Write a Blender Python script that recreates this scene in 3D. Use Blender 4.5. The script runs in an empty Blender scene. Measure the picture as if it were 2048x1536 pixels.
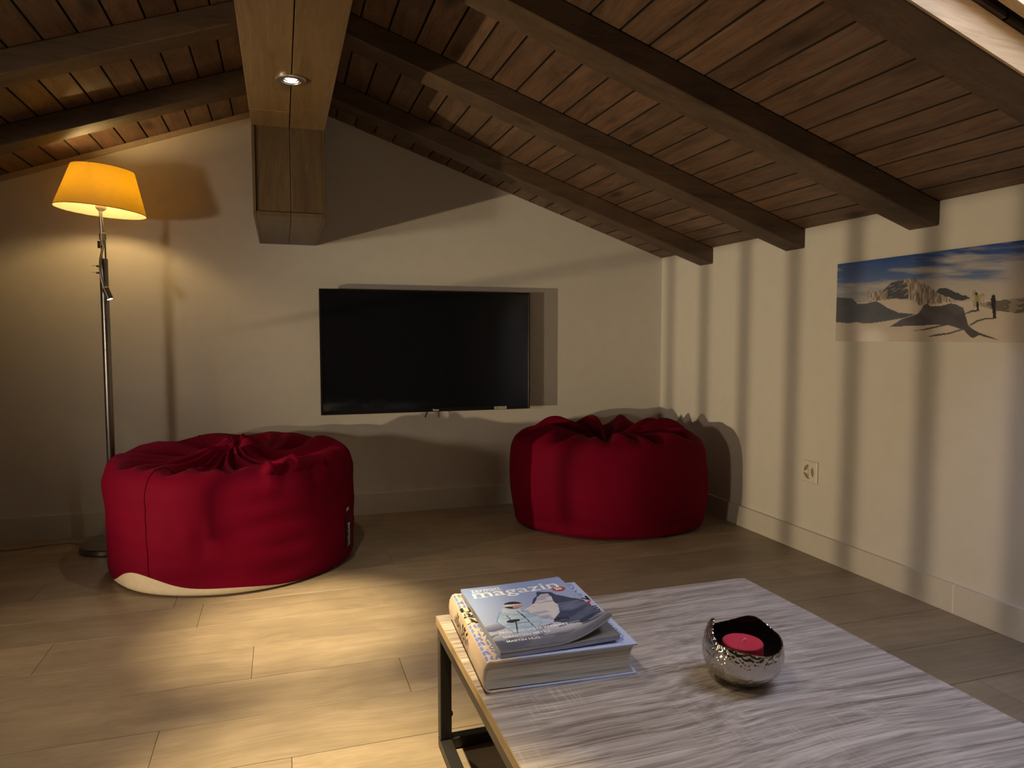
import bpy, bmesh, math, random
import numpy as np
from mathutils import Vector, Matrix, noise

random.seed(7)
C = bpy.context.scene.collection
PI = math.pi

# ------------------------------------------------------------------ camera
cam_d = bpy.data.cameras.new('camera')
cam = bpy.data.objects.new('camera', cam_d)
C.objects.link(cam)
cam.location = (0, 0, 1.0)
cam.rotation_euler = (math.radians(90 - 3.832), 0, math.radians(-18.10))
cam_d.sensor_width = 36.0
cam_d.lens = 36.0 * 1412.2 / 2048.0
cam_d.clip_start = 0.05
bpy.context.scene.camera = cam

# ------------------------------------------------------------------ world, exposure
SKY = 13.0
W = bpy.data.worlds.new('dusk_sky')
bpy.context.scene.world = W
W.use_nodes = True
bg = W.node_tree.nodes['Background']
bg.inputs[0].default_value = (0.82, 0.82, 1.0, 1)
bg.inputs[1].default_value = SKY
vs = bpy.context.scene.view_settings
vs.view_transform = 'Standard'
vs.look = 'None'
vs.gamma = 1
vs.use_curve_mapping = False
vs.exposure = 0.0

WARM = (1.0, 0.74, 0.42)
def light(name, kind, loc, power, color, radius=0.02, spot=None, blend=0.5, aim=None):
    d = bpy.data.lights.new(name, kind)
    d.energy = power
    d.color = color
    d.shadow_soft_size = radius
    if spot:
        d.spot_size = math.radians(spot)
        d.spot_blend = blend
    o = bpy.data.objects.new(name, d)
    o.location = loc
    if aim is not None:
        o.rotation_euler = (Vector(aim) - Vector(loc)).to_track_quat('-Z', 'Y').to_euler()
    C.objects.link(o)
    return o
# lamps of the room outside the frame: two on the stair side at the left, ceiling spots along the ridge
light('stair_light', 'SPOT', (-3.02, 1.75, 0.50), 390, (1.0, 0.77, 0.46), 0.022, 58, 1.0, (2.3, 2.90, 1.05))
light('wall_light', 'SPOT', (-2.7, 0.53, 0.96), 125, (1.0, 0.82, 0.58), 0.14, 52, 1.0, (1.1, 3.99, 0.85))
RIDGE_SPOT_Y = [2.497, 1.56, 0.75, -0.2]
for i, y in enumerate(RIDGE_SPOT_Y):
    light('ridge_spot_light', 'SPOT', (0.05, y, 1.826), 300, (1.0, 0.79, 0.43), 0.012, 36, 1.0, (0.05 + (0.03 if i else 0.0), y, 0))
    light('ridge_spot_spill', 'SPOT', (0.05, y, 1.826), 19, (1.0, 0.82, 0.55), 0.012, 112, 1.0, (0.05, y, 0))

# ------------------------------------------------------------------ helpers
def setp(o, label=None, cat=None, group=None, kind=None):
    if label: o['label'] = label
    if cat: o['category'] = cat
    if group: o['group'] = group
    if kind: o['kind'] = kind
    return o

def empty(name, loc=(0, 0, 0), rz=0, label=None, cat=None, group=None, kind=None):
    o = bpy.data.objects.new(name, None)
    o.empty_display_size = 0.05
    o.location = loc
    o.rotation_euler = (0, 0, rz)
    C.objects.link(o)
    return setp(o, label, cat, group, kind)

def link(name, me, mats, parent=None, smooth=None):
    o = bpy.data.objects.new(name, me)
    for m in (mats if isinstance(mats, (list, tuple)) else [mats]):
        me.materials.append(m)
    C.objects.link(o)
    if parent is not None:
        o.parent = parent
    if smooth is not None:
        me.polygons.foreach_set('use_smooth', [True] * len(me.polygons))
        if smooth < 3.1:
            me.set_sharp_from_angle(angle=smooth)
    return o

def from_bm(name, bm, mats, parent=None, smooth=None):
    bmesh.ops.recalc_face_normals(bm, faces=bm.faces)
    me = bpy.data.meshes.new(name)
    bm.to_mesh(me)
    bm.free()
    return link(name, me, mats, parent, smooth)

def add_box(bm, x0, x1, y0, y1, z0, z1, bev=0.0):
    b = bmesh.new()
    bmesh.ops.create_cube(b, size=1)
    for v in b.verts:
        v.co = Vector((x0 + (v.co.x + .5) * (x1 - x0), y0 + (v.co.y + .5) * (y1 - y0), z0 + (v.co.z + .5) * (z1 - z0)))
    if bev:
        bmesh.ops.bevel(b, geom=b.edges[:], offset=bev, segments=1, affect='EDGES')
    me = bpy.data.meshes.new('t')
    b.to_mesh(me)
    b.free()
    bm.from_mesh(me)
    bpy.data.meshes.remove(me)

def box(name, x0, x1, y0, y1, z0, z1, mat, parent=None, bev=0.0):
    bm = bmesh.new()
    add_box(bm, x0, x1, y0, y1, z0, z1, bev)
    return from_bm(name, bm, mat, parent)

def add_hex(bm, pts, bev=0.0):
    """pts: 4 bottom + 4 top, each in ring order"""
    b = bmesh.new()
    v = [b.verts.new(p) for p in pts]
    for f in ((3, 2, 1, 0), (4, 5, 6, 7), (0, 1, 5, 4), (1, 2, 6, 5), (2, 3, 7, 6), (3, 0, 4, 7)):
        b.faces.new([v[i] for i in f])
    if bev:
        bmesh.ops.bevel(b, geom=b.edges[:], offset=bev, segments=1, affect='EDGES')
    me = bpy.data.meshes.new('t')
    b.to_mesh(me)
    b.free()
    bm.from_mesh(me)
    bpy.data.meshes.remove(me)

def hexa(name, pts, mat, parent=None, bev=0.0):
    bm = bmesh.new()
    add_hex(bm, pts, bev)
    return from_bm(name, bm, mat, parent)

def add_tube(bm, pts, r, n=12, caps=True):
    """tube along a path; r may be a list"""
    pts = [Vector(p) for p in pts]
    rr = r if isinstance(r, (list, tuple)) else [r] * len(pts)
    rings = []
    up = None
    for i, p in enumerate(pts):
        d = (pts[min(i + 1, len(pts) - 1)] - pts[max(i - 1, 0)])
        if d.length < 1e-9:
            d = Vector((0, 0, 1))
        d.normalize()
        if up is None:
            up = Vector((1, 0, 0)) if abs(d.x) < 0.9 else Vector((0, 1, 0))
        a = d.cross(up).normalized()
        b = a.cross(d).normalized()
        up = b
        rings.append([bm.verts.new(p + (a * math.cos(2 * PI * k / n) + b * math.sin(2 * PI * k / n)) * rr[i]) for k in range(n)])
    for i in range(len(rings) - 1):
        for k in range(n):
            bm.faces.new((rings[i][k], rings[i][(k + 1) % n], rings[i + 1][(k + 1) % n], rings[i + 1][k]))
    if caps:
        bm.faces.new(rings[0])
        bm.faces.new(rings[-1][::-1])

def tube(name, pts, r, mat, parent=None, n=14):
    bm = bmesh.new()
    add_tube(bm, pts, r, n)
    return from_bm(name, bm, mat, parent, 0.7)

def add_lathe(bm, prof, n=32, M=None):
    """prof: (r, z) list; r = 0 makes a pole"""
    rings = []
    for r, z in prof:
        if r < 1e-6:
            rings.append([bm.verts.new((0, 0, z))])
        else:
            rings.append([bm.verts.new((r * math.cos(2 * PI * k / n), r * math.sin(2 * PI * k / n), z)) for k in range(n)])
    if M is not None:
        for ring in rings:
            for v in ring:
                v.co = M @ v.co
    for a, b in zip(rings, rings[1:]):
        for k in range(n):
            k2 = (k + 1) % n
            if len(a) == 1 and len(b) == 1:
                continue
            if len(a) == 1:
                bm.faces.new((a[0], b[k2], b[k]))
            elif len(b) == 1:
                bm.faces.new((a[k], a[k2], b[0]))
            else:
                bm.faces.new((a[k], a[k2], b[k2], b[k]))

def lathe(name, prof, mat, parent=None, n=32, M=None, smooth=0.6):
    bm = bmesh.new()
    add_lathe(bm, prof, n, M)
    return from_bm(name, bm, mat, parent, smooth)

# ------------------------------------------------------------------ text
_tc = {}
def text_geo(s, bold=0.0, shear=0.0):
    key = (s, bold, shear)
    if key not in _tc:
        cu = bpy.data.curves.new('t', 'FONT')
        cu.body = s
        cu.size = 1
        cu.offset = bold
        cu.resolution_u = 3
        cu.shear = shear
        o = bpy.data.objects.new('t', cu)
        me = o.to_mesh()
        v = np.array([tuple(q.co) for q in me.vertices]) if len(me.vertices) else np.zeros((0, 3))
        f = [tuple(p.vertices) for p in me.polygons]
        o.to_mesh_clear()
        bpy.data.objects.remove(o)
        bpy.data.curves.remove(cu)
        if len(v):
            v = v - np.array([v[:, 0].min(), v[:, 1].min(), 0])
        _tc[key] = (v[:, :2].copy(), f)
    return _tc[key]

def add_text(bm, s, x, y, h, w, fn, mat_i=0, bold=0.0, shear=0.0):
    """text with lower left corner (x, y), height h, width w (None keeps the proportions); fn maps (x, y) to a point"""
    v, f = text_geo(s, bold, shear)
    if not len(v):
        return
    sy = h / max(v[:, 1].max(), 1e-6)
    sx = sy if w is None else w / max(v[:, 0].max(), 1e-6)
    vs_ = [bm.verts.new(fn(x + a * sx, y + b * sy)) for a, b in v]
    for q in f:
        try:
            fc = bm.faces.new([vs_[i] for i in q])
            fc.material_index = mat_i
        except ValueError:
            pass

# ------------------------------------------------------------------ materials
def nmat(name):
    m = bpy.data.materials.new(name)
    m.use_nodes = True
    nt = m.node_tree
    b = nt.nodes['Principled BSDF']
    return m, nt, b

def N(nt, t, **kw):
    n = nt.nodes.new(t)
    for k, v in kw.items():
        if k in ('operation', 'blend_type', 'data_type', 'noise_dimensions', 'feature', 'wave_type', 'bands_direction', 'attribute_name', 'layer_name', 'interpolation_type', 'clamp'):
            setattr(n, k, v)
        else:
            n.inputs[k.replace('_', ' ')].default_value = v
    return n

def ramp(nt, fac, stops):
    r = nt.nodes.new('ShaderNodeValToRGB')
    el = r.color_ramp.elements
    while len(el) > 1:
        el.remove(el[-1])
    el[0].position = stops[0][0]
    el[0].color = (*stops[0][1], 1)
    for p, c in stops[1:]:
        e = el.new(p)
        e.color = (*c, 1)
    nt.links.new(fac, r.inputs[0])
    return r.outputs[0]

def mix(nt, fac, a, b, mode='MIX'):
    n = nt.nodes.new('ShaderNodeMix')
    n.data_type = 'RGBA'
    n.blend_type = mode
    for sock, val in ((n.inputs[0], fac), (n.inputs[6], a), (n.inputs[7], b)):
        if isinstance(val, (float, int)):
            sock.default_value = val
        elif isinstance(val, tuple):
            sock.default_value = (*val, 1) if len(val) == 3 else val
        else:
            nt.links.new(val, sock)
    return n.outputs[2]

def plain(name, col, rough=0.5, metal=0.0, bump=0.0, bscale=200, var=0.06, **kw):
    m, nt, b = nmat(name)
    tc = N(nt, 'ShaderNodeTexCoord')
    nz = N(nt, 'ShaderNodeTexNoise', Scale=bscale * 0.15, Detail=3.0)
    nt.links.new(tc.outputs['Object'], nz.inputs['Vector'])
    c = ramp(nt, nz.outputs[0], [(0.3, tuple(max(0, q * (1 - var)) for q in col)), (0.7, tuple(min(1, q * (1 + var)) for q in col))])
    nt.links.new(c, b.inputs['Base Color'])
    b.inputs['Roughness'].default_value = rough
    b.inputs['Metallic'].default_value = metal
    for k, v in kw.items():
        b.inputs[k.replace('_', ' ')].default_value = v
    if bump:
        n2 = N(nt, 'ShaderNodeTexNoise', Scale=bscale, Detail=4.0)
        nt.links.new(tc.outputs['Object'], n2.inputs['Vector'])
        bp = N(nt, 'ShaderNodeBump', Strength=bump, Distance=0.002)
        nt.links.new(n2.outputs[0], bp.inputs['Height'])
        nt.links.new(bp.outputs[0], b.inputs['Normal'])
    return m

def wood(name, dark, lite, axis='x', along=1.2, across=26, knots=0.0, rough=0.5, rand=0.35, contrast=0.5, bump=0.15, tint=None, saw=0.0, blotch=0.0):
    """grain runs along `axis` in object coordinates; every object gets its own offset and tone"""
    m, nt, b = nmat(name)
    L = nt.links.new
    tc = N(nt, 'ShaderNodeTexCoord')
    oi = N(nt, 'ShaderNodeObjectInfo')
    mul = N(nt, 'ShaderNodeMath', operation='MULTIPLY')
    mul.inputs[1].default_value = 37.0
    L(oi.outputs['Random'], mul.inputs[0])
    cmb = N(nt, 'ShaderNodeCombineXYZ')
    for i in range(3):
        L(mul.outputs[0], cmb.inputs[i])
    add = N(nt, 'ShaderNodeVectorMath', operation='ADD')
    L(tc.outputs['Object'], add.inputs[0])
    L(cmb.outputs[0], add.inputs[1])
    mp = N(nt, 'ShaderNodeMapping')
    s = {'x': (along, across, across), 'y': (across, along, across), 'z': (across, across, along)}[axis]
    mp.inputs['Scale'].default_value = s
    L(add.outputs[0], mp.inputs['Vector'])
    # gentle waviness of the grain
    nw = N(nt, 'ShaderNodeTexNoise', Scale=2.2, Detail=1.0)
    L(add.outputs[0], nw.inputs['Vector'])
    wv = N(nt, 'ShaderNodeVectorMath', operation='SCALE')
    wv.inputs['Scale'].default_value = 2.6
    L(nw.outputs['Color'], wv.inputs[0])
    ad2 = N(nt, 'ShaderNodeVectorMath', operation='ADD')
    L(mp.outputs[0], ad2.inputs[0])
    L(wv.outputs[0], ad2.inputs[1])
    n1 = N(nt, 'ShaderNodeTexNoise', Scale=1.0, Detail=5.0, Roughness=0.62)
    L(ad2.outputs[0], n1.inputs['Vector'])
    n2 = N(nt, 'ShaderNodeTexNoise', Scale=5.0, Detail=3.0, Roughness=0.6)
    L(ad2.outputs[0], n2.inputs['Vector'])
    fm = N(nt, 'ShaderNodeMath', operation='MULTIPLY_ADD')
    L(n2.outputs[0], fm.inputs[0])
    fm.inputs[1].default_value = 0.45
    sb = N(nt, 'ShaderNodeMath', operation='MULTIPLY')
    sb.inputs[1].default_value = 0.55
    L(n1.outputs[0], sb.inputs[0])
    L(sb.outputs[0], fm.inputs[2])
    h = contrast * 0.25
    col = ramp(nt, fm.outputs[0], [(0.5 - h, dark), (0.5 + h, lite)])
    if blotch:
        nb = N(nt, 'ShaderNodeTexNoise', Scale=5.0, Detail=2.0)
        L(add.outputs[0], nb.inputs['Vector'])
        bl = ramp(nt, nb.outputs[0], [(0.35, (1 - blotch,) * 3), (0.65, (1 + blotch * 0.6,) * 3)])
        col = mix(nt, 1.0, col, bl, 'MULTIPLY')
    if knots:
        vm = N(nt, 'ShaderNodeMapping')
        ks = {'x': (2.2, 6.5, 6.5), 'y': (6.5, 2.2, 6.5), 'z': (6.5, 6.5, 2.2)}[axis]
        vm.inputs['Scale'].default_value = ks
        L(add.outputs[0], vm.inputs['Vector'])
        vo = N(nt, 'ShaderNodeTexVoronoi', Scale=1.0)
        L(vm.outputs[0], vo.inputs['Vector'])
        kf = ramp(nt, vo.outputs['Distance'], [(0.07, (1, 1, 1)), (0.21, (0, 0, 0))])
        kc = N(nt, 'ShaderNodeMath', operation='MULTIPLY')
        kc.inputs[1].default_value = knots
        L(kf, kc.inputs[0])
        col = mix(nt, kc.outputs[0], col, tuple(q * 0.45 for q in dark))
    if saw:
        sm = N(nt, 'ShaderNodeMapping')
        sm.inputs['Scale'].default_value = {'x': (210, 14, 14), 'y': (14, 210, 14), 'z': (9, 9, 130)}[axis]
        L(add.outputs[0], sm.inputs['Vector'])
        sn = N(nt, 'ShaderNodeTexNoise', Scale=1.0, Detail=1.0)
        L(sm.outputs[0], sn.inputs['Vector'])
        big = N(nt, 'ShaderNodeTexNoise', Scale=6.0, Detail=1.0)
        L(add.outputs[0], big.inputs['Vector'])
        sr = ramp(nt, sn.outputs[0], [(0.55, (0, 0, 0)), (0.7, (1, 1, 1))])
        br = ramp(nt, big.outputs[0], [(0.52, (0, 0, 0)), (0.66, (1, 1, 1))])
        both = mix(nt, 1.0, sr, br, 'MULTIPLY')
        sc = N(nt, 'ShaderNodeMath', operation='MULTIPLY')
        sc.inputs[1].default_value = saw
        L(both, sc.inputs[0])
        col = mix(nt, sc.outputs[0], col, tuple(min(1, q * 1.35) for q in lite))
    rr = N(nt, 'ShaderNodeMapRange')
    rr.inputs[3].default_value = 1 - rand
    rr.inputs[4].default_value = 1 + rand * 0.5
    L(oi.outputs['Random'], rr.inputs[0])
    cc = N(nt, 'ShaderNodeCombineXYZ')
    for i in range(3):
        L(rr.outputs[0], cc.inputs[i])
    col = mix(nt, 1.0, col, cc.outputs[0], 'MULTIPLY')
    L(col, b.inputs['Base Color'])
    b.inputs['Roughness'].default_value = rough
    bp = N(nt, 'ShaderNodeBump', Strength=bump, Distance=0.0015)
    L(fm.outputs[0], bp.inputs['Height'])
    L(bp.outputs[0], b.inputs['Normal'])
    return m

def emit(name, col, strength):
    m = bpy.data.materials.new(name)
    m.use_nodes = True
    nt = m.node_tree
    nt.nodes.clear()
    e = N(nt, 'ShaderNodeEmission')
    e.inputs[0].default_value = (*col, 1)
    e.inputs[1].default_value = strength
    o = N(nt, 'ShaderNodeOutputMaterial')
    nt.links.new(e.outputs[0], o.inputs[0])
    return m

def attr_mat(name, rough=0.3, coat=0.0):
    m, nt, b = nmat(name)
    a = nt.nodes.new('ShaderNodeAttribute')
    a.attribute_name = 'print'
    nt.links.new(a.outputs['Color'], b.inputs['Base Color'])
    b.inputs['Roughness'].default_value = rough
    b.inputs['Coat Weight'].default_value = coat
    b.inputs['Coat Roughness'].default_value = 0.05
    return m

M_wall = plain('white_plaster', (0.66, 0.63, 0.59), 0.85, bump=0.08, bscale=90, var=0.02)
M_base = plain('white_lacquer', (0.62, 0.59, 0.54), 0.45, var=0.02)
M_floor = wood('oak_laminate', (0.235, 0.175, 0.118), (0.365, 0.288, 0.205), 'x', 1.4, 22, rough=0.42, rand=0.10, contrast=0.75, bump=0.06, blotch=0.12)
M_ceil = wood('stained_boards', (0.092, 0.052, 0.031), (0.205, 0.118, 0.072), 'y', 1.6, 30, knots=0.9, rough=0.55, rand=0.22, contrast=0.55, blotch=0.14)
M_raft = wood('stained_rafter', (0.056, 0.034, 0.021), (0.125, 0.078, 0.047), 'x', 1.2, 26, knots=0.5, rough=0.6, rand=0.2, contrast=0.7, blotch=0.15)
M_beam = wood('beam_cladding', (0.15, 0.092, 0.038), (0.25, 0.16, 0.075), 'y', 1.3, 34, knots=0.6, rough=0.36, rand=0.15, contrast=0.6)
M_corb = wood('bracket_cladding', (0.070, 0.043, 0.022), (0.13, 0.082, 0.042), 'z', 1.3, 34, knots=0.4, rough=0.45, rand=0.15, contrast=0.6)
M_deck = plain('dark_deck_seam_shade', (0.012, 0.008, 0.005), 0.9)
M_pine = wood('pale_sawn_pine', (0.45, 0.30, 0.14), (0.68, 0.50, 0.28), 'x', 1.5, 30, knots=0.5, rough=0.6, rand=0.05, contrast=0.7)
M_table = wood('grey_oak_laminate', (0.17, 0.135, 0.115), (0.56, 0.50, 0.46), 'x', 2.2, 50, rough=0.42, rand=0.02, contrast=0.48, bump=0.2, saw=0.22)
M_tedge = wood('oak_edge_band', (0.35, 0.24, 0.12), (0.50, 0.37, 0.20), 'y', 2, 40, rough=0.5, rand=0.02)
M_black = plain('black_powder_coat', (0.017, 0.015, 0.015), 0.42, bump=0.05, bscale=400)
M_steel = plain('brushed_steel', (0.50, 0.48, 0.45), 0.26, 1.0, var=0.03)
M_steel2 = plain('dark_brushed_steel', (0.30, 0.28, 0.26), 0.3, 1.0, var=0.04)
M_nickel = plain('satin_nickel', (0.62, 0.58, 0.52), 0.35, 1.0, var=0.03)
M_cream = plain('cream_plastic', (0.72, 0.60, 0.42), 0.5)
M_tvb = plain('black_plastic', (0.006, 0.006, 0.008), 0.3)
M_white = plain('white_plastic', (0.72, 0.68, 0.60), 0.35, var=0.02)
M_greyp = plain('grey_plastic_recess_shade', (0.30, 0.28, 0.24), 0.5, var=0.03)
M_lab = plain('label_paper', (0.62, 0.58, 0.52), 0.6, var=0.03)
M_ink = plain('black_ink', (0.012, 0.011, 0.011), 0.5)
M_inkw = plain('white_ink', (0.85, 0.86, 0.90), 0.5, var=0.01)
M_inkb = plain('blue_ink', (0.17, 0.24, 0.62), 0.5, var=0.03)
M_inkr = plain('red_ink', (0.55, 0.015, 0.03), 0.45, var=0.03)
M_inko = plain('orange_ink', (0.80, 0.42, 0.22), 0.5, var=0.03)
M_wax = plain('red_wax', (0.50, 0.025, 0.055), 0.55, bump=0.2, bscale=160, var=0.15)
M_wick = plain('wick_cotton', (0.75, 0.65, 0.6), 0.9)
M_bulb = emit('bulb_glow', (1.0, 0.66, 0.26), 150)
M_led = emit('led_glow', (0.88, 0.92, 1.0), 30)
M_led2 = emit('spot_led_glow', (1.0, 0.93, 0.80), 14)

# ------------------------------------------------------------------ room shell
YB, XR, XL, YF = 3.990, 2.303, -4.2, -2.6
RS, RI = -0.337, 2.2703      # right slope z = RI + RS x
LS, LI = 0.36, 2.2076        # left slope
def zr(x): return RI + RS * x
def zl(x): return LI + LS * x
XA = (RI - LI) / (LS - RS)   # apex

def gable(name, y0, y1):
    bm = bmesh.new()
    pr = [(XL - .1, 0), (XR + .1, 0), (XR + .1, zr(XR + .1) + .0135), (XA, zr(XA) + .0135), (XL - .1, zl(XL - .1) + .0135)]
    a = [bm.verts.new((x, y0, z)) for x, z in pr]
    b = [bm.verts.new((x, y1, z)) for x, z in pr]
    bm.faces.new(a)
    bm.faces.new(b[::-1])
    for i in range(5):
        j = (i + 1) % 5
        bm.faces.new((a[i], a[j], b[j], b[i]))
    return setp(from_bm(name, bm, M_wall), kind='structure')
gable('wall_back', YB, YB + 0.1)
gable('wall_front', YF - 0.1, YF)
setp(box('wall_right', XR, XR + 0.1, YF, YB, 0, zr(XR) + 0.02, M_wall), kind='structure')
setp(box('wall_left', XL - 0.1, XL, YF, YB, 0, zl(XL) + 0.02, M_wall), kind='structure')

# floor: a thin dark underlay with every plank on it
floor = setp(box('floor', XL, XR, YF, YB, -0.06, -0.010, M_deck), kind='structure')
PW = 0.2225
rows = [(1.926 + PW * k) for k in range(-21, 10)]
joint0 = {2.6: -0.296, 2.3785: None, 2.1485: -0.103, 1.703: -0.314}
plank_mesh = {}
for y0 in rows:
    y1 = min(y0 + PW, YB)
    a = max(y0, YF)
    if y1 - a < 0.01:
        continue
    ri = round((y0 - 1.926) / PW)
    off = {3: -0.296, 1: -0.103, -1: -0.314}.get(ri, (-0.35 + 0.618 * ri * 1.38) % 1.38 - 0.7)
    x = off - 1.38 * 3
    while x < XR:
        xa, xb = max(x, XL), min(x + 1.38, XR)
        if xb - xa > 0.01:
            key = (round(xb - xa, 3), round(y1 - a, 3))
            if key not in plank_mesh:
                bm = bmesh.new()
                add_box(bm, 0.0006, key[0] - 0.0006, 0.0009, key[1] - 0.0009, -0.010, 0.0, 0.0008)
                bmesh.ops.recalc_face_normals(bm, faces=bm.faces)
                me = bpy.data.meshes.new('plank')
                bm.to_mesh(me)
                bm.free()
                me.materials.append(M_floor)
                plank_mesh[key] = me
            o = bpy.data.objects.new('plank', plank_mesh[key])
            o.location = (xa, a, 0)
            o.parent = floor
            C.objects.link(o)
        x += 1.38

# baseboards
setp(box('baseboard_back', XL, XR - 0.0, YB - 0.016, YB, 0.001, 0.118, M_base), kind='structure')
setp(box('baseboard_right', XR - 0.016, XR, 1.876, YB - 0.016, 0.001, 0.108, M_base), kind='structure')
setp(box('baseboard_right', XR - 0.016, XR, YF, 1.872, 0.001, 0.108, M_base), kind='structure')
setp(box('trim_2', XR - 0.0163, XR, 1.8719, 1.8761, 0.001, 0.1079, plain('white_caulk', (0.80, 0.78, 0.74), 0.6)), kind='structure')
# thin trim under the boards along the left gable
hexa('trim_1', [(XL, YB - 0.014, zl(XL) - 0.026), (-0.12, YB - 0.014, zl(-0.12) - 0.026), (-0.12, YB, zl(-0.12) - 0.026), (XL, YB, zl(XL) - 0.026),
                (XL, YB - 0.014, zl(XL)), (-0.12, YB - 0.014, zl(-0.12)), (-0.12, YB, zl(-0.12)), (XL, YB, zl(XL))],
     plain('trim_paint', (0.40, 0.32, 0.24), 0.6))['kind'] = 'structure'

# ceiling: roof deck with the roof-window opening, boards below it
SKX0, SKX1, SKY0, SKY1 = 0.95, 2.05, 0.62, 1.235
bm = bmesh.new()
BT = 0.014
def slab(fz, x0, x1, y0, y1, lo=BT, hi=0.12):
    add_hex(bm, [(x0, y0, fz(x0) + lo), (x1, y0, fz(x1) + lo), (x1, y1, fz(x1) + lo), (x0, y1, fz(x0) + lo),
                 (x0, y0, fz(x0) + hi), (x1, y0, fz(x1) + hi), (x1, y1, fz(x1) + hi), (x0, y1, fz(x0) + hi)])
slab(zl, XL - .1, XA, YF - .1, YB + .1)
slab(zr, XA, SKX0, YF - .1, YB + .1)
slab(zr, SKX1, XR + .1, YF - .1, YB + .1)
slab(zr, SKX0, SKX1, YF - .1, SKY0)
slab(zr, SKX0, SKX1, SKY1, YB + .1)
ceiling = setp(from_bm('ceiling', bm, M_deck), kind='structure')

board_mesh = {}
def ceiling_board(fz, slope, xa, xb, y0, y1):
    key = (slope, round(xb - xa, 3), round(y1 - y0, 3))
    g = 0.0032
    if key not in board_mesh:
        b = bmesh.new()
        w, l = xb - xa, y1 - y0
        pts = []
        for z in (0.0, BT - 0.001):
            for x, y in ((g, 0), (w - g, 0), (w - g, l), (g, l)):
                pts.append((x, y, z + slope * x))
        add_hex(b, pts, 0.0006)
        bmesh.ops.recalc_face_normals(b, faces=b.faces)
        me = bpy.data.meshes.new('ceiling_board')
        b.to_mesh(me)
        b.free()
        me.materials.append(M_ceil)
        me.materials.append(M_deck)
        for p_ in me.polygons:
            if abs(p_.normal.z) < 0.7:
                p_.material_index = 1  # board sides painted dark, seam shade put into the colour
        board_mesh[key] = me
    o = bpy.data.objects.new('ceiling_board', board_mesh[key])
    o.location = (xa, y0, fz(xa))
    o.parent = ceiling
    C.objects.link(o)
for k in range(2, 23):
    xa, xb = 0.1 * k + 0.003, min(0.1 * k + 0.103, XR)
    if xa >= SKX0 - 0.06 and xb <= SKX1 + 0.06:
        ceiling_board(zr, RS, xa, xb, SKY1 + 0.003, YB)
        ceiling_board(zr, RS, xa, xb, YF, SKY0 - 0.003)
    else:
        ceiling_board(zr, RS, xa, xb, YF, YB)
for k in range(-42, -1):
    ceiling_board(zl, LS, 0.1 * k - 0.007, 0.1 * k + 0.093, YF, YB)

# ------------------------------------------------------------------ roof window
win = empty('window_1')
setp(win, kind='structure')
nrm = Vector((-RS, 0, 1)).normalized()
def shaft(name, x0, x1, y0, y1, h0, h1, mat, bev=0.002):
    pts = []
    for h in (h0, h1):
        for x, y in ((x0, y0), (x1, y0), (x1, y1), (x0, y1)):
            pts.append((x, y, zr(x) + h))
    return hexa(name, pts, mat, win, bev)
shaft('lining_board', SKX0, SKX1, SKY1 - 0.034, SKY1 - 0.006, 0.012, 0.34, M_pine)
shaft('lining_board', SKX0, SKX1, SKY0 + 0.002, SKY0 + 0.02, 0.004, 0.34, M_pine)
shaft('lining_board', SKX0 + 0.002, SKX0 + 0.02, SKY0 + 0.02, SKY1 - 0.034, 0.004, 0.34, M_pine)
shaft('lining_board', SKX1 - 0.02, SKX1 - 0.002, SKY0 + 0.02, SKY1 - 0.034, 0.004, 0.34, M_pine)
for a in ((SKX0 - .04, SKX1 + .04, SKY1 - .05, SKY1 + .02), (SKX0 - .04, SKX1 + .04, SKY0 - .02, SKY0 + .05), (SKX0 - .04, SKX0 + .05, SKY0 + .05, SKY1 - .05), (SKX1 - .05, SKX1 + .04, SKY0 + .05, SKY1 - .05)):
    shaft('sash_frame', a[0], a[1], a[2], a[3], 0.342, 0.39, M_pine)
mg = bpy.data.materials.new('window_glass')
mg.use_nodes = True
nt = mg.node_tree
nt.nodes.clear()
g1, g2, g3, g4 = N(nt, 'ShaderNodeBsdfTransparent'), N(nt, 'ShaderNodeBsdfGlossy', Roughness=0.02), N(nt, 'ShaderNodeMixShader'), N(nt, 'ShaderNodeOutputMaterial')
g1.inputs[0].default_value = (0.9, 0.95, 1.0, 1)
g3.inputs[0].default_value = 0.08
nt.links.new(g1.outputs[0], g3.inputs[1])
nt.links.new(g2.outputs[0], g3.inputs[2])
nt.links.new(g3.outputs[0], g4.inputs[0])
shaft('pane', SKX0 + .045, SKX1 - .045, SKY0 + .045, SKY1 - .045, 0.362, 0.368, mg, 0)

# ------------------------------------------------------------------ rafters
def rafter(fz, x0, x1, y0, y1, drop, label):
    r = hexa('rafter', [(x0, y0, fz(x0) - drop), (x1, y0, fz(x1) - drop), (x1, y1, fz(x1) - drop), (x0, y1, fz(x0) - drop),
                        (x0, y0, fz(x0) - .0012), (x1, y0, fz(x1) - .0012), (x1, y1, fz(x1) - .0012), (x0, y1, fz(x0) - .0012)], M_raft, None, 0.004)
    return setp(r, label, 'rafter', 'exposed roof rafters', 'thing')
BX0, BX1, ZB = -0.095, 0.191, 1.848
rafter(zr, BX1 + 0.001, XR - 0.001, 3.432, 3.559, 0.089, 'dark brown sloping rafter nearest the TV wall, right of the ridge beam')
rafter(zr, BX1 + 0.001, XR - 0.001, 2.705, 2.831, 0.089, 'dark brown sloping rafter right of the ridge beam, second from the TV wall')
rafter(zr, BX1 + 0.001, XR - 0.001, 2.005, 2.134, 0.089, 'long dark brown sloping rafter ending above the mountain panorama print')
r4 = rafter(zr, BX1 + 0.001, XR - 0.001, 1.256, 1.385, 0.089, 'dark rafter with a pale sawn side at the roof window, top right corner')
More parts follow.
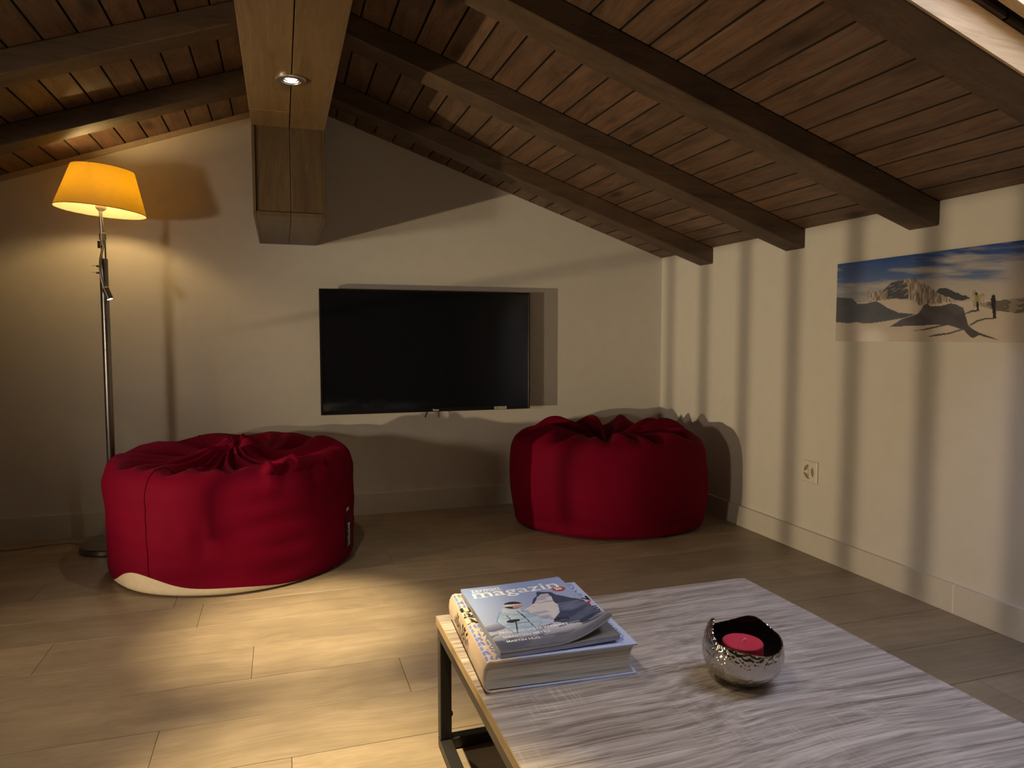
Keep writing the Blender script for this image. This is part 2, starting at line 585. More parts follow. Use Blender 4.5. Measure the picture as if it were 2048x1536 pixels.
hexa('facing_board', [(0.86, 1.249, zr(0.86) - 0.088), (2.14, 1.249, zr(2.14) - 0.088), (2.14, 1.2558, zr(2.14) - 0.088), (0.86, 1.2558, zr(0.86) - 0.088),
                      (0.86, 1.249, zr(0.86) - 0.0015), (2.14, 1.249, zr(2.14) - 0.0015), (2.14, 1.2558, zr(2.14) - 0.0015), (0.86, 1.2558, zr(0.86) - 0.0015)],
     M_pine, r4, 0.001)['label'] = 'pale unstained sawn side'
rafter(zl, -4.19, BX0 - 0.001, 3.335, 3.458, 0.080, 'dark brown sloping rafter directly above the yellow lamp shade')
rafter(zl, -4.19, BX0 - 0.001, 2.690, 2.800, 0.080, 'dark brown sloping rafter in the top left corner, left of the ridge beam')

# ------------------------------------------------------------------ ridge beam with its bracket at the gable
rb = empty('ridge_beam', (0, 0, 0), 0, 'boxed wooden ridge beam with a hanging square end in front of the TV wall', 'beam', None, 'thing')
YE = 3.07          # front of the bracket
ZC = 1.490         # bracket underside
XS = 0.0515
box('core', BX0 + 0.02, BX1 - 0.02, YF + .001, YB - .001, ZB + 0.02, zl(BX0) - 0.003, M_deck, rb)
box('bottom_board', BX0, XS - 0.0018, YF + .001, 2.858, ZB, ZB + 0.018, M_beam, rb, 0.0015)
box('bottom_board', BX0, XS - 0.0018, 2.860, YE, ZB - 0.0015, ZB + 0.018, M_beam, rb, 0.0015)
box('bottom_board', XS + 0.0018, BX1, YF + .001, YE, ZB, ZB + 0.018, M_beam, rb, 0.0015)
box('side_board', BX0, BX0 + 0.018, YF + .001, YB - .001, ZB + 0.0185, zl(BX0) - 0.002, M_beam, rb, 0.001)
box('side_board', BX1 - 0.018, BX1, YF + .001, YB - .001, ZB + 0.0185, zr(BX1) - 0.002, M_beam, rb, 0.001)
# bracket
box('bracket_core', BX0 + 0.02, BX1 - 0.02, YE + 0.022, YB - 0.001, ZC + 0.02, ZB + 0.019, M_deck, rb)
box('bracket_side', BX0, BX0 + 0.012, YE, YB - .001, ZC, ZB + 0.018, M_corb, rb, 0.001)
box('bracket_side', BX1 - 0.012, BX1, YE, YB - .001, ZC, ZB + 0.018, M_corb, rb, 0.001)
box('bracket_front', BX0 + 0.0125, XS - 0.001, YE + 0.006, YE + 0.02, ZC + 0.019, ZB + 0.018, M_corb, rb, 0.001)
box('bracket_front', XS + 0.001, BX1 - 0.0125, YE + 0.006, YE + 0.02, ZC + 0.019, ZB + 0.018, M_corb, rb, 0.001)
M_corby = wood('bracket_bottom', (0.070, 0.043, 0.022), (0.13, 0.082, 0.042), 'y', 1.3, 34, knots=0.4, rough=0.45, rand=0.15, contrast=0.6)
box('bracket_bottom', BX0 + 0.0125, XS - 0.001, YE, YB - .001, ZC, ZC + 0.018, M_corby, rb, 0.001)
box('bracket_bottom', XS + 0.001, BX1 - 0.0125, YE, YB - .001, ZC, ZC + 0.018, M_corby, rb, 0.001)
for sx, sy in ((0.155, 2.16), (0.172, 2.33), (0.176, 2.62), (-0.075, 2.47), (-0.03, 2.80), (0.120, 2.80)):
    lathe('screw', [(0, ZB - 0.0008), (0.0028, ZB - 0.0006), (0.003, ZB + 0.001)], plain('brass', (0.8, 0.55, 0.25), 0.3, 1.0), rb, 10, Matrix.Translation((sx, sy, 0)))

# recessed spot lights
def ridge_spot(y, label, group=None):
    s = empty('ceiling_spotlight', (0.05, y, ZB), 0, label, 'spotlight', group)
    lathe('trim_ring', [(0.0295, -0.004), (0.031, -0.0085), (0.046, -0.0075), (0.049, -0.004), (0.049, -0.0004)], M_nickel, s, 40)
    lathe('reflector', [(0.0292, -0.0065), (0.026, -0.0055), (0.025, -0.0015), (0, -0.001)], M_steel, s, 32)
    bm = bmesh.new()
    for a in (90, 210, 330):
        M = Matrix.Translation((0.0115 * math.cos(math.radians(a)), 0.0115 * math.sin(math.radians(a)), -0.0065))
        add_lathe(bm, [(0, 0), (0.006, 0.0004), (0.0095, 0.003), (0.0095, 0.0045)], 16, M)
    from_bm('led_lens', bm, M_led2, s, 0.8)
    return s
ridge_spot(RIDGE_SPOT_Y[0], 'round nickel spotlight glowing in the underside of the ridge beam')

# ------------------------------------------------------------------ slatted stair screen outside the frame (throws the stripes)
sc = empty('stair_railing', (-1.6, 1.7, 0), 0, 'dark slatted stair railing standing left of the picture', 'railing')
for k in range(-14, 3):
    y = 2.121 + 0.0987 * k
    tube('baluster', [(0, y - 1.7, 0.36), (0, y - 1.7, 0.775)], 0.0085, M_black, sc, 8)
tube('top_wire', [(0, -1.1, 0.775), (0, 1.7, 0.775)], 0.005, M_black, sc, 8)
for y in (-1.1, 1.7):
    tube('post', [(0, y, 0.0), (0, y, 0.80)], 0.016, M_black, sc, 12)

# ------------------------------------------------------------------ television
TVX0, TVX1, TVY, TVZ0, TVZ1 = 0.197, 1.3805, 3.885, 0.580, 1.2545
tv = empty('television', (0, 0, 0), 0, 'wall-mounted flat black television between the two red bean bags', 'television')
bm = bmesh.new()
add_box(bm, TVX0, TVX1, TVY + 0.004, TVY + 0.035, TVZ0, TVZ1, 0.004)
from_bm('housing', bm, M_tvb, tv)
bm = bmesh.new()
zb_ = TVZ0 + 0.020
for a in ((TVX0, TVX0 + 0.010, TVZ0, TVZ1), (TVX1 - 0.010, TVX1, TVZ0, TVZ1), (TVX0 + 0.010, TVX1 - 0.010, TVZ1 - 0.010, TVZ1), (TVX0 + 0.010, TVX1 - 0.010, TVZ0, zb_)):
    add_box(bm, a[0], a[1], TVY, TVY + 0.006, a[2], a[3], 0.001)
from_bm('bezel', bm, M_tvb, tv)
ms, nt, b = nmat('screen_glass')
b.inputs['Base Color'].default_value = (0.0075, 0.0085, 0.012, 1)
b.inputs['Roughness'].default_value = 0.06
b.inputs['Specular IOR Level'].default_value = 0.45
box('screen', TVX0 + 0.0101, TVX1 - 0.0101, TVY + 0.003, TVY + 0.0039, zb_ + 0.0001, TVZ1 - 0.0101, ms, tv)
box('rear_housing', 0.45, 1.13, TVY + 0.035, TVY + 0.060, 0.62, 1.02, M_tvb, tv, 0.006)
box('wall_mount', 0.60, 0.98, TVY + 0.0605, YB - 0.0005, 0.76, 0.98, M_black, tv, 0.003)
bm = bmesh.new()
add_text(bm, 'Thomson', 0.802, TVZ0 + 0.0045, 0.011, 0.034, lambda x, y: (x, TVY - 0.0006, y), 0, 0.03)
from_bm('logo', bm, M_inkw, tv)
lb = box('sticker', 1.163, 1.236, TVY - 0.0012, TVY - 0.0002, TVZ0 + 0.003, TVZ0 + 0.018, M_lab, tv)
lb['label'] = 'pale printed sticker'
bm = bmesh.new()
add_text(bm, 'IRENA', 1.169, TVZ0 + 0.007, 0.007, 0.028, lambda x, y: (x, TVY - 0.0016, y), 0, 0.02)
add_text(bm, 'TV V2', 1.202, TVZ0 + 0.007, 0.0075, 0.027, lambda x, y: (x, TVY - 0.0016, y), 0, 0.02)
from_bm('sticker_lettering', bm, M_ink, lb)['kind'] = 'stuff'
tube('antenna_wire', [(0.776, TVY + 0.02, TVZ0 + 0.002), (0.770, TVY + 0.018, TVZ0 - 0.012), (0.761, TVY + 0.012, TVZ0 - 0.032)], 0.0035, M_tvb, tv, 8)
lathe('sensor_window', [(0, -0.0014), (0.004, -0.0012), (0.0045, 0)], M_greyp, tv, 12, Matrix.Translation((1.20, TVY, TVZ0 + 0.0008)) @ Matrix.Rotation(PI / 2, 4, 'X') @ Matrix.Diagonal((1, .5, -1, 1)))

# ------------------------------------------------------------------ wall socket
so = empty('wall_socket', (XR, 2.6255, 0.381), 0, 'square white three-outlet wall socket low on the right wall', 'socket')
# local: u along -y (to the right in the picture), v up, plate faces -x
PH = 0.050
def lobe(ang, n=7):
    pts = []
    a0, a1 = ang - 46, ang + 46
    for k in range(n):
        a = math.radians(a0 + (a1 - a0) * k / (n - 1))
        pts.append((0.033 * math.cos(a), 0.033 * math.sin(a)))
    ci = [(0.0165, 20), (0.012, 0), (0.0165, -20)]
    for rr_, da in ((0.026, 40), (0.0155, 22), (0.0135, 0), (0.0155, -22), (0.026, -40)):
        a = math.radians(ang + da)
        pts.append((rr_ * math.cos(a), rr_ * math.sin(a)))
    return pts
bm = bmesh.new()
def loop(pts, x):
    vs2 = [bm.verts.new((x, -u, v)) for u, v in pts]
    return vs2, [bm.edges.new((vs2[i], vs2[(i + 1) % len(vs2)])) for i in range(len(vs2))]
out = [(-PH + .006, -PH + .006), (PH - .006, -PH + .006), (PH - .006, PH - .006), (-PH + .006, PH - .006)]
rim = [(-PH, -PH), (PH, -PH), (PH, PH), (-PH, PH)]
fv, fe = loop(out, -0.012)
lob = [lobe(a) for a in (135, 235, 5)]
es = list(fe)
lv = []
for L_ in lob:
    v, e = loop(L_, -0.012)
    lv.append(v)
    es += e
bmesh.ops.triangle_fill(bm, edges=es, use_beauty=True)
r1, _ = loop(rim, -0.008)
r2, _ = loop(rim, -0.0002)
for i in range(4):
    j = (i + 1) % 4
    bm.faces.new((fv[i], fv[j], r1[j], r1[i]))
    bm.faces.new((r1[i], r1[j], r2[j], r2[i]))
for v in lv:
    w = [bm.verts.new((-0.0025, q.co.y, q.co.z)) for q in v]
    n = len(v)
    for i in range(n):
        bm.faces.new((v[i], v[(i + 1) % n], w[(i + 1) % n], w[i]))
from_bm('plate', bm, M_white, so)
for L_ in lob:
    bm = bmesh.new()
    bm.faces.new([bm.verts.new((-0.003, -u * 0.99, v * 0.99)) for u, v in L_])
    from_bm('recess', bm, M_greyp, so)  # grey colour stands in for the shade inside the white socket
for u, v in ((0.0, 0.010), (-0.002, -0.002), (0.001, -0.013)):
    lathe('contact_hole', [(0, -0.0126), (0.0022, -0.0125), (0.0024, -0.0121)], M_ink, so, 10, Matrix.Translation((-0.0246, -u, v)) @ Matrix.Rotation(PI / 2, 4, 'Y') @ Matrix.Diagonal((1, 1, -1, 1)))

# ------------------------------------------------------------------ raster helper for flat print
def inpoly(U, V, poly):
    inside = np.zeros(U.shape, bool)
    n = len(poly)
    j = n - 1
    for i in range(n):
        xi, yi = poly[i]
        xj, yj = poly[j]
        c = ((yi > V) != (yj > V)) & (U < (xj - xi) * (V - yi) / ((yj - yi) if abs(yj - yi) > 1e-12 else 1e-12) + xi)
        inside ^= c
        j = i
    return inside
def vnoise(U, V, su, sv, seed=0, octv=3):
    rng = np.random.RandomState(seed)
    out_ = np.zeros(U.shape)
    amp, tot = 1.0, 0.0
    for o in range(octv):
        g = rng.rand(64, 64)
        x = (U * su) % 64
        y = (V * sv) % 64
        x0, y0 = np.floor(x).astype(int), np.floor(y).astype(int)
        fx, fy = x - x0, y - y0
        fx, fy = fx * fx * (3 - 2 * fx), fy * fy * (3 - 2 * fy)
        x1, y1 = (x0 + 1) % 64, (y0 + 1) % 64
        x0, y0 = x0 % 64, y0 % 64
        out_ += amp * ((g[x0, y0] * (1 - fx) + g[x1, y0] * fx) * (1 - fy) + (g[x0, y1] * (1 - fx) + g[x1, y1] * fx) * fy)
        tot += amp
        amp *= 0.5
        su *= 2
        sv *= 2
    return out_ / tot
def lerp(a, b, t):
    return a + (b - a) * t
def grid_print(name, nu, nv, pos, colfn, mat, parent):
    u = np.linspace(0, 1, nu + 1)
    v = np.linspace(0, 1, nv + 1)
    U, V = np.meshgrid(u, v, indexing='ij')
    co = pos(U, V).reshape(-1, 3)
    col = colfn(U, V).reshape(-1, 3)
    idx = np.arange((nu + 1) * (nv + 1)).reshape(nu + 1, nv + 1)
    f = np.stack([idx[:-1, :-1], idx[1:, :-1], idx[1:, 1:], idx[:-1, 1:]], -1).reshape(-1, 4)
    me = bpy.data.meshes.new(name)
    me.from_pydata(co.tolist(), [], f.tolist())
    a = me.attributes.new('print', 'FLOAT_COLOR', 'POINT')
    a.data.foreach_set('color', np.concatenate([col, np.ones((len(col), 1))], 1).astype(np.float32).ravel())
    return link(name, me, mat, parent, 3.14)

# ------------------------------------------------------------------ mountain panorama on the right wall
PT, PB, PL, PWD = 1.311, 0.981, 2.478, 1.25
pn = empty('panorama_print', (XR, PL - PWD / 2, PB), 0, 'wide glossy snow landscape panorama print on the right wall', 'picture')
pnl = box('panel', -0.019, -0.0095, -PWD / 2, PWD / 2, 0, PT - PB, M_white, pn, 0.0005)
box('hanging_bar', -0.0095, -0.0003, -0.45, 0.45, 0.22, 0.25, M_steel2, pn)
ART = {'dune_left': [(-0.001, 0.141), (0.087, 0.15), (0.115, 0.174), (0.173, 0.174), (0.213, 0.168), (0.239, 0.179), (0.273, 0.198), (0.326, 0.218), (0.403, 0.226), (0.35, 0.239), (0.266, 0.249), (0.197, 0.256), (0.156, 0.257), (0.113, 0.25), (0.076, 0.255), (-0.001, 0.248)], 'dune_mid': [(0.284, 0.273), (0.341, 0.243), (0.412, 0.226), (0.429, 0.208), (0.437, 0.193), (0.454, 0.188), (0.467, 0.2), (0.508, 0.2), (0.544, 0.192), (0.568, 0.195), (0.599, 0.21), (0.608, 0.235), (0.621, 0.27), (0.637, 0.284), (0.663, 0.297), (0.699, 0.309), (0.738, 0.323), (0.685, 0.312), (0.663, 0.305), (0.645, 0.315), (0.634, 0.314), (0.603, 0.287), (0.544, 0.269), (0.491, 0.268), (0.388, 0.269)], 'branch1': [(0.384, 0.29), (0.441, 0.282), (0.527, 0.266), (0.532, 0.271), (0.45, 0.286)], 'branch2': [(0.455, 0.312), (0.492, 0.302), (0.549, 0.296), (0.595, 0.283), (0.603, 0.287), (0.553, 0.301), (0.497, 0.309)], 'sh1': [(0.604, 0.23), (0.63, 0.22), (0.659, 0.22), (0.659, 0.224), (0.634, 0.225), (0.608, 0.233)], 'sh2': [(0.625, 0.269), (0.653, 0.254), (0.682, 0.248), (0.714, 0.248), (0.714, 0.252), (0.682, 0.253), (0.657, 0.259), (0.629, 0.274)]}
PEAK = [(0.217, 0.14), (0.26, 0.119), (0.288, 0.098), (0.316, 0.088), (0.344, 0.094), (0.367, 0.115), (0.369, 0.164), (0.272, 0.163), (0.218, 0.156)]
PEAK2 = [(0.485, 0.148), (0.501, 0.137), (0.533, 0.14), (0.566, 0.156), (0.605, 0.169), (0.624, 0.18), (0.586, 0.182), (0.527, 0.168)]
HILL = [(0.658, 0.196), (0.722, 0.192), (0.798, 0.186), (1.26, 0.17), (1.26, 0.25), (0.8, 0.234), (0.744, 0.227), (0.723, 0.225), (0.662, 0.206)]
TREES = [[(0.161, 0.133), (0.191, 0.125), (0.231, 0.129), (0.271, 0.139), (0.27, 0.168), (0.178, 0.164)], [(0.335, 0.097), (0.366, 0.092), (0.397, 0.094), (0.433, 0.115), (0.468, 0.132), (0.498, 0.152), (0.535, 0.176), (0.575, 0.188), (0.508, 0.189), (0.437, 0.191), (0.393, 0.182), (0.369, 0.164), (0.365, 0.122)], [(0.628, 0.153), (0.641, 0.148), (0.656, 0.161), (0.678, 0.166), (0.679, 0.193), (0.658, 0.196), (0.637, 0.212)]]
FIG = [([(0.641, 0.167), (0.646, 0.159), (0.651, 0.161), (0.657, 0.175), (0.658, 0.192), (0.643, 0.191)], (0.30, 0.32, 0.08)), ([(0.646, 0.19), (0.656, 0.19), (0.657, 0.221), (0.65, 0.221)], (0.02, 0.02, 0.025)), ([(0.642, 0.161), (0.646, 0.157), (0.65, 0.161), (0.649, 0.168), (0.643, 0.167)], (0.02, 0.02, 0.02)), ([(0.7, 0.184), (0.703, 0.172), (0.709, 0.169), (0.715, 0.174), (0.717, 0.191), (0.718, 0.218), (0.722, 0.25), (0.711, 0.25), (0.706, 0.218), (0.702, 0.204)], (0.02, 0.018, 0.03))]
def pano_col(U, V):
    X, Y = U * PWD, V * (PT - PB)
    c = np.zeros(U.shape + (3,))
    def put(mask, col, k=1.0):
        k = (mask * k)[..., None]
        c[:] = c * (1 - k) + np.array(col) * k
    wob = (vnoise(X, Y, 26, 60, 3) - .5) * 0.012
    t = np.clip(Y / 0.15, 0, 1)
    deep = np.array((0.030, 0.085, 0.32))
    c[:] = deep + (np.array((0.17, 0.25, 0.45)) - deep) * (t ** 1.2)[..., None]
    side = np.clip((X - 0.35) / 0.5, 0, 1)
    cl = np.clip((vnoise(X + Y * 1.3, Y - X * 0.10, 5, 46, 5, 4) - 0.45 + 0.42 * (t - 0.45) + 0.22 * side) * 3.0, 0, 1)
    put(cl, (0.50, 0.47, 0.46), 0.85)
    put(np.clip((Y - 0.10) / 0.06, 0, 1) * (0.5 + 0.5 * vnoise(X, Y, 6, 30, 9)), (0.56, 0.50, 0.46), 0.8)
    put(inpoly(X, Y + wob, PEAK), (0.075, 0.08, 0.105))
    put(inpoly(X, Y + wob, PEAK) & (vnoise(X - Y, Y + X * .4, 30, 260, 2, 2) > 0.66 - 0.9 * np.clip(X - 0.325, 0, .2)), (0.34, 0.31, 0.29))
    put(inpoly(X, Y + wob, PEAK2), (0.055, 0.065, 0.085))
    hor = 0.166 + 0.020 * np.clip((X - 0.3) / 0.3, 0, 1) + 0.01 * (vnoise(X, Y * 0, 8, 1, 4) - .5)
    snow = np.clip((Y - hor) / 0.003, 0, 1)
    base = np.array((0.60, 0.53, 0.475)) * (0.90 + 0.2 * vnoise(X, Y, 9, 26, 8))[..., None]
    c[:] = c * (1 - snow[..., None]) + base * snow[..., None]
    for i, T in enumerate(TREES):
        mk = inpoly(X + (vnoise(X, Y, 120, 30, 20 + i) - .5) * .012, Y + (vnoise(X, Y, 160, 10, 30 + i) - .5) * 0.022, T)
        st = vnoise(X, Y, 210, 50, 40 + i, 2)
        tc_ = (np.array((0.13, 0.10, 0.085)) + (np.array((0.58, 0.50, 0.44)) - np.array((0.13, 0.10, 0.085))) * np.clip((st - .3) * 2.2, 0, 1)[..., None])
        k = mk[..., None] * (0.92 if i < 2 else 0.6)
        c[:] = c * (1 - k) + tc_ * k
    put(inpoly(X, Y + wob * .6, HILL), (0.15, 0.135, 0.12))
    put(inpoly(X, Y + wob * .6, HILL) & (vnoise(X, Y, 40, 110, 13) > 0.58), (0.33, 0.29, 0.26))
    for k_ in ('dune_left', 'dune_mid', 'branch1', 'branch2', 'sh1', 'sh2'):
        mk = inpoly(X, Y, ART[k_])
        base2 = (0.085, 0.095, 0.13) if k_ == 'dune_left' else (0.070, 0.066, 0.080)
        put(mk, base2)
        put(mk * np.clip(vnoise(X + Y, Y - X * .5, 10, 24, 17) * 2 - .8, 0, 1), (0.14, 0.15, 0.19), 0.5)
    for P_, q in FIG:
        put(inpoly(X, Y, P_), q)
    return c
grid_print('printed_sheet', 480, 150, lambda U, V: np.stack([np.full(U.shape, -0.0194), PWD / 2 - U * PWD, (PT - PB) * (1 - V)], -1), pano_col, attr_mat('panorama_ink', 0.22, 0.25), pnl)

# ------------------------------------------------------------------ floor lamp
LX, LY = -0.757, 3.65
lamp = empty('floor_lamp', (LX, LY, 0), 0, 'slim steel floor lamp with a tilted yellow fabric shade and small reading head', 'lamp')
lathe('base', [(0, 0.004), (0.140, 0.004), (0.145, 0.006), (0.145, 0.024), (0.141, 0.029), (0.02, 0.031), (0, 0.031)], M_steel2, lamp, 56, Matrix.Translation((-0.013, 0.065, 0)))
lathe('base_pad', [(0, 0.0), (0.137, 0.0), (0.137, 0.004)], M_ink, lamp, 40, Matrix.Translation((-0.013, 0.065, 0)))
tube('pole', [(0, 0, 0.03), (0, 0, 1.106)], 0.0175, M_steel2, lamp, 24)
bm = bmesh.new()
add_tube(bm, [(0, 0, 1.107), (0, 0, 1.352)], 0.0178, 24)
from_bm('upper_pole', bm, M_steel2, lamp, 0.7)
for s in (-1, 1):
    tube('stem_rod', [(0.008 * s, 0.006, 1.35), (0.007 * s, 0.006, 1.45)], 0.0035, M_steel2, lamp, 8)
box('switch_clip', -0.021, -0.011, -0.005, 0.005, 1.400, 1.432, M_black, lamp, 0.001)
tube('collar', [(0.0, 0, 1.413), (0, 0, 1.436), (0, 0, 1.4365), (0, 0, 1.466), (0, 0, 1.468)], [0.009, 0.009, 0.0145, 0.0145, 0.011], M_nickel, lamp, 20)
tube('shade_stem', [(0, 0, 1.466), (-0.002, -0.012, 1.565)], [0.0095, 0.0075], M_nickel, lamp, 16)
for z in (1.318, 1.288):
    tube('switch_knob', [(-0.0165, -0.004, z), (-0.029, -0.004, z + 0.001)], 0.0042, M_black, lamp, 10)
    tube('switch_lever', [(-0.029, -0.004, z + 0.001), (-0.046, -0.004, z + 0.003)], 0.0012, M_steel, lamp, 6)
gp = []
for k in range(17):
    t = k / 16
    z = 1.412 - 0.185 * t
    gp.append((-0.012 * math.sin(t * PI) + 0.004 * (1 - t) + 0.004 * t, -0.008 - 0.030 * math.sin(min(1, t * 1.2) * PI / 2), z))
gp.append((0.012, -0.040, 1.214))
tube('reading_arm', gp, 0.0048, M_nickel, lamp, 10)
Mh = Matrix.Translation((0.012, -0.040, 1.216)) @ Vector((0.38, -0.16, -1)).to_track_quat('Z', 'Y').to_matrix().to_4x4()
rh = lathe('reading_head', [(0, -0.004), (0.012, -0.004), (0.0155, 0.0), (0.0155, 0.052), (0.0135, 0.0525), (0.0125, 0.048)], M_steel, lamp, 24, Mh)
lathe('led', [(0, 0.049), (0.0125, 0.0485)], M_led, rh, 20, Mh)
light('reading_light', 'SPOT', (LX + 0.034, LY - 0.052, 1.158), 3.0, (0.95, 0.95, 1.0), 0.01, 70, 0.8, (LX + 0.034 + 0.38, LY - 0.052 - 0.3, 0.158))
# socket, bulb, shade (tilted a little)
Ms = Matrix.Translation((0.001, -0.014, 1.585)) @ Matrix.Rotation(math.radians(4.5), 4, 'Y')
lathe('bulb_socket', [(0, -0.022), (0.012, -0.020), (0.0215, -0.010), (0.0225, 0.0), (0.0225, 0.026), (0.0, 0.027)], M_cream, lamp, 28, Ms)
lathe('bulb', [(0.013, 0.0275), (0.014, 0.034), (0.026, 0.055), (0.030, 0.074), (0.024, 0.094), (0.010, 0.104), (0, 0.106)], M_bulb, lamp, 24, Ms)
msd, nt, b = nmat('shade_fabric')
nt.nodes.remove(b)
outn = [n for n in nt.nodes if n.type == 'OUTPUT_MATERIAL'][0]
tcn = N(nt, 'ShaderNodeTexCoord')
wv1 = N(nt, 'ShaderNodeTexNoise', Scale=1.0, Detail=2.0)
mpn = N(nt, 'ShaderNodeMapping')
mpn.inputs['Scale'].default_value = (60, 60, 420)
nt.links.new(tcn.outputs['Object'], mpn.inputs['Vector'])
nt.links.new(mpn.outputs[0], wv1.inputs['Vector'])
c_out = ramp(nt, wv1.outputs[0], [(0.3, (0.235, 0.128, 0.0025)), (0.7, (0.315, 0.182, 0.005))])
dif, trl, mxs = N(nt, 'ShaderNodeBsdfDiffuse'), N(nt, 'ShaderNodeBsdfTranslucent'), N(nt, 'ShaderNodeMixShader')
geo = N(nt, 'ShaderNodeNewGeometry')
cin = mix(nt, geo.outputs['Backfacing'], (0.62, 0.50, 0.28), (0.66, 0.58, 0.42))
nt.links.new(cin, dif.inputs[0])
nt.links.new(c_out, trl.inputs[0])
mxs.inputs[0].default_value = 0.42
nt.links.new(dif.outputs[0], mxs.inputs[1])
nt.links.new(trl.outputs[0], mxs.inputs[2])
nt.links.new(mxs.outputs[0], outn.inputs[0])
bm = bmesh.new()
add_lathe(bm, [(0.184, -0.022), (0.1265, 0.166)], 64, Ms)
shade = bpy.data.meshes.new('lamp_shade')
bm.normal_update()
bm.to_mesh(shade)
bm.free()
sh = link('lamp_shade', shade, msd, lamp, 3.14)
M_rim = plain('shade_binding', (0.45, 0.30, 0.12), 0.8)
for r, z in ((0.184, -0.022), (0.1265, 0.166)):
    tube('shade_ring', [Ms @ Vector((r * math.cos(2 * PI * k / 64), r * math.sin(2 * PI * k / 64), z)) for k in range(65)], 0.0016, M_rim, sh, 6)
bm = bmesh.new()
for a in (0.3, 0.3 + 2 * PI / 3, 0.3 + 4 * PI / 3):
    add_tube(bm, [Ms @ Vector((0.022 * math.cos(a), 0.022 * math.sin(a), 0.02)), Ms @ Vector((0.1265 * math.cos(a), 0.1265 * math.sin(a), 0.164))], 0.0013, 6)
from_bm('shade_spider', bm, M_steel2, sh, 0.7)
tube('power_cord', [(-0.15, 0.13, 0.012), (-0.24, 0.215, 0.0045), (-0.34, 0.205, 0.0045), (-0.43, 0.170, 0.0045), (-0.52, 0.165, 0.0045), (-0.75, 0.22, 0.0045), (-1.1, 0.27, 0.0045)], 0.0035, M_greyp, lamp, 8)

# ------------------------------------------------------------------ bean bags
def fabric(name, col):
    m, nt, b = nmat(name)
    tc = N(nt, 'ShaderNodeTexCoord')
    n1 = N(nt, 'ShaderNodeTexNoise', Scale=3.0, Detail=3.0)
    n2 = N(nt, 'ShaderNodeTexNoise', Scale=420.0, Detail=2.0)
    nt.links.new(tc.outputs['Object'], n1.inputs['Vector'])
    nt.links.new(tc.outputs['Object'], n2.inputs['Vector'])
    c = ramp(nt, n1.outputs[0], [(0.3, tuple(q * 0.85 for q in col)), (0.7, tuple(q * 1.12 for q in col))])
    nt.links.new(c, b.inputs['Base Color'])
    b.inputs['Roughness'].default_value = 0.75
    b.inputs['Specular IOR Level'].default_value = 0.06
    b.inputs['Sheen Weight'].default_value = 0.03
    b.inputs['Sheen Roughness'].default_value = 0.4
    b.inputs['Sheen Tint'].default_value = (0.9, 0.03, 0.15, 1)
    bp = N(nt, 'ShaderNodeBump', Strength=0.12, Distance=0.001)
    nt.links.new(n2.outputs[0], bp.inputs['Height'])
    nt.links.new(bp.outputs[0], b.inputs['Normal'])
    return m
M_red = fabric('crimson_fabric', (0.145, 0.0007, 0.0155))
M_hem = plain('cream_canvas', (0.62, 0.52, 0.40), 0.8, bump=0.2, bscale=300)

def catmull(knots, ts):
    k = np.array(knots)
    T, P = k[:, 0], k[:, 1:]
    m = np.gradient(P, T, axis=0)
    out_ = []
    for t in ts:
        i = int(np.clip(np.searchsorted(T, t) - 1, 0, len(T) - 2))
        h = T[i + 1] - T[i]
        s = (t - T[i]) / h
        out_.append((2 * s**3 - 3 * s**2 + 1) * P[i] + (s**3 - 2 * s**2 + s) * h * m[i] + (-2 * s**3 + 3 * s**2) * P[i + 1] + (s**3 - s**2) * h * m[i + 1])
    return np.array(out_)

def bag_surface(knots, a, b, rot, folds, twist, seed, tilt, bump_fn=None, wr=0.008, fs0=0.49):
    """returns a function (theta, t) -> local point. theta 0 along +x"""
    def f(th, t):
        r, z = catmull(knots, [t])[0]
        s = max(0.0, min(1.0, (t - fs0) / 0.20))
        top = s * s * (3 - 2 * s)
        cen = max(0.0, min(1.0, (1.0 - t) / 0.12))
        dz = dloc = 0.0
        tt = th + twist * max(0, t - 0.6)
        for fo in folds:
            fa, fw, fd = fo[:3]
            loc = 1.0
            if len(fo) > 3:
                loc = math.exp(-((t - fo[3]) / fo[4]) ** 2)
                if top > 0.05:
                    loc /= max(top, 0.3)
            d = (tt - fa + PI) % (2 * PI) - PI
            e = math.exp(-abs(d) / fw) - 0.55 * math.exp(-((abs(d) - 2.2 * fw) / (1.1 * fw)) ** 2)
            if len(fo) > 3:
                dloc -= fd * e * loc
            else:
                dz -= fd * e
        dz *= top * cen
        c, sn = math.cos(th), math.sin(th)
        side = 1 - top
        nz = noise.noise(Vector((c * 1.6 + seed, sn * 1.6, z * 3.0)))
        nz2 = noise.noise(Vector((c * 2.6 + seed, sn * 2.6 + 5, z * 16.0)))
        edge = max(0.0, min(1.0, t / 0.08))
        r2 = r * (1 + 0.035 * nz * edge) + wr * nz2 * side * edge
        r2 += 0.9 * dloc * side
        z2 = z + dz + dloc * min(1.0, 0.4 + top) * edge + tilt * sn * (t if t > 0.3 else t * 0.6) * (r / 1.0) + 0.020 * top * noise.noise(Vector((c * r * 3 + seed, sn * r * 3, 4)))
        x, y = a * r2 * c, b * r2 * sn
        if bump_fn:
            x, y, z2 = bump_fn(x, y, z2, th, t)
        cr, sr = math.cos(rot), math.sin(rot)
        return Vector((x * cr - y * sr, x * sr + y * cr, max(z2, 0.004)))
    return f

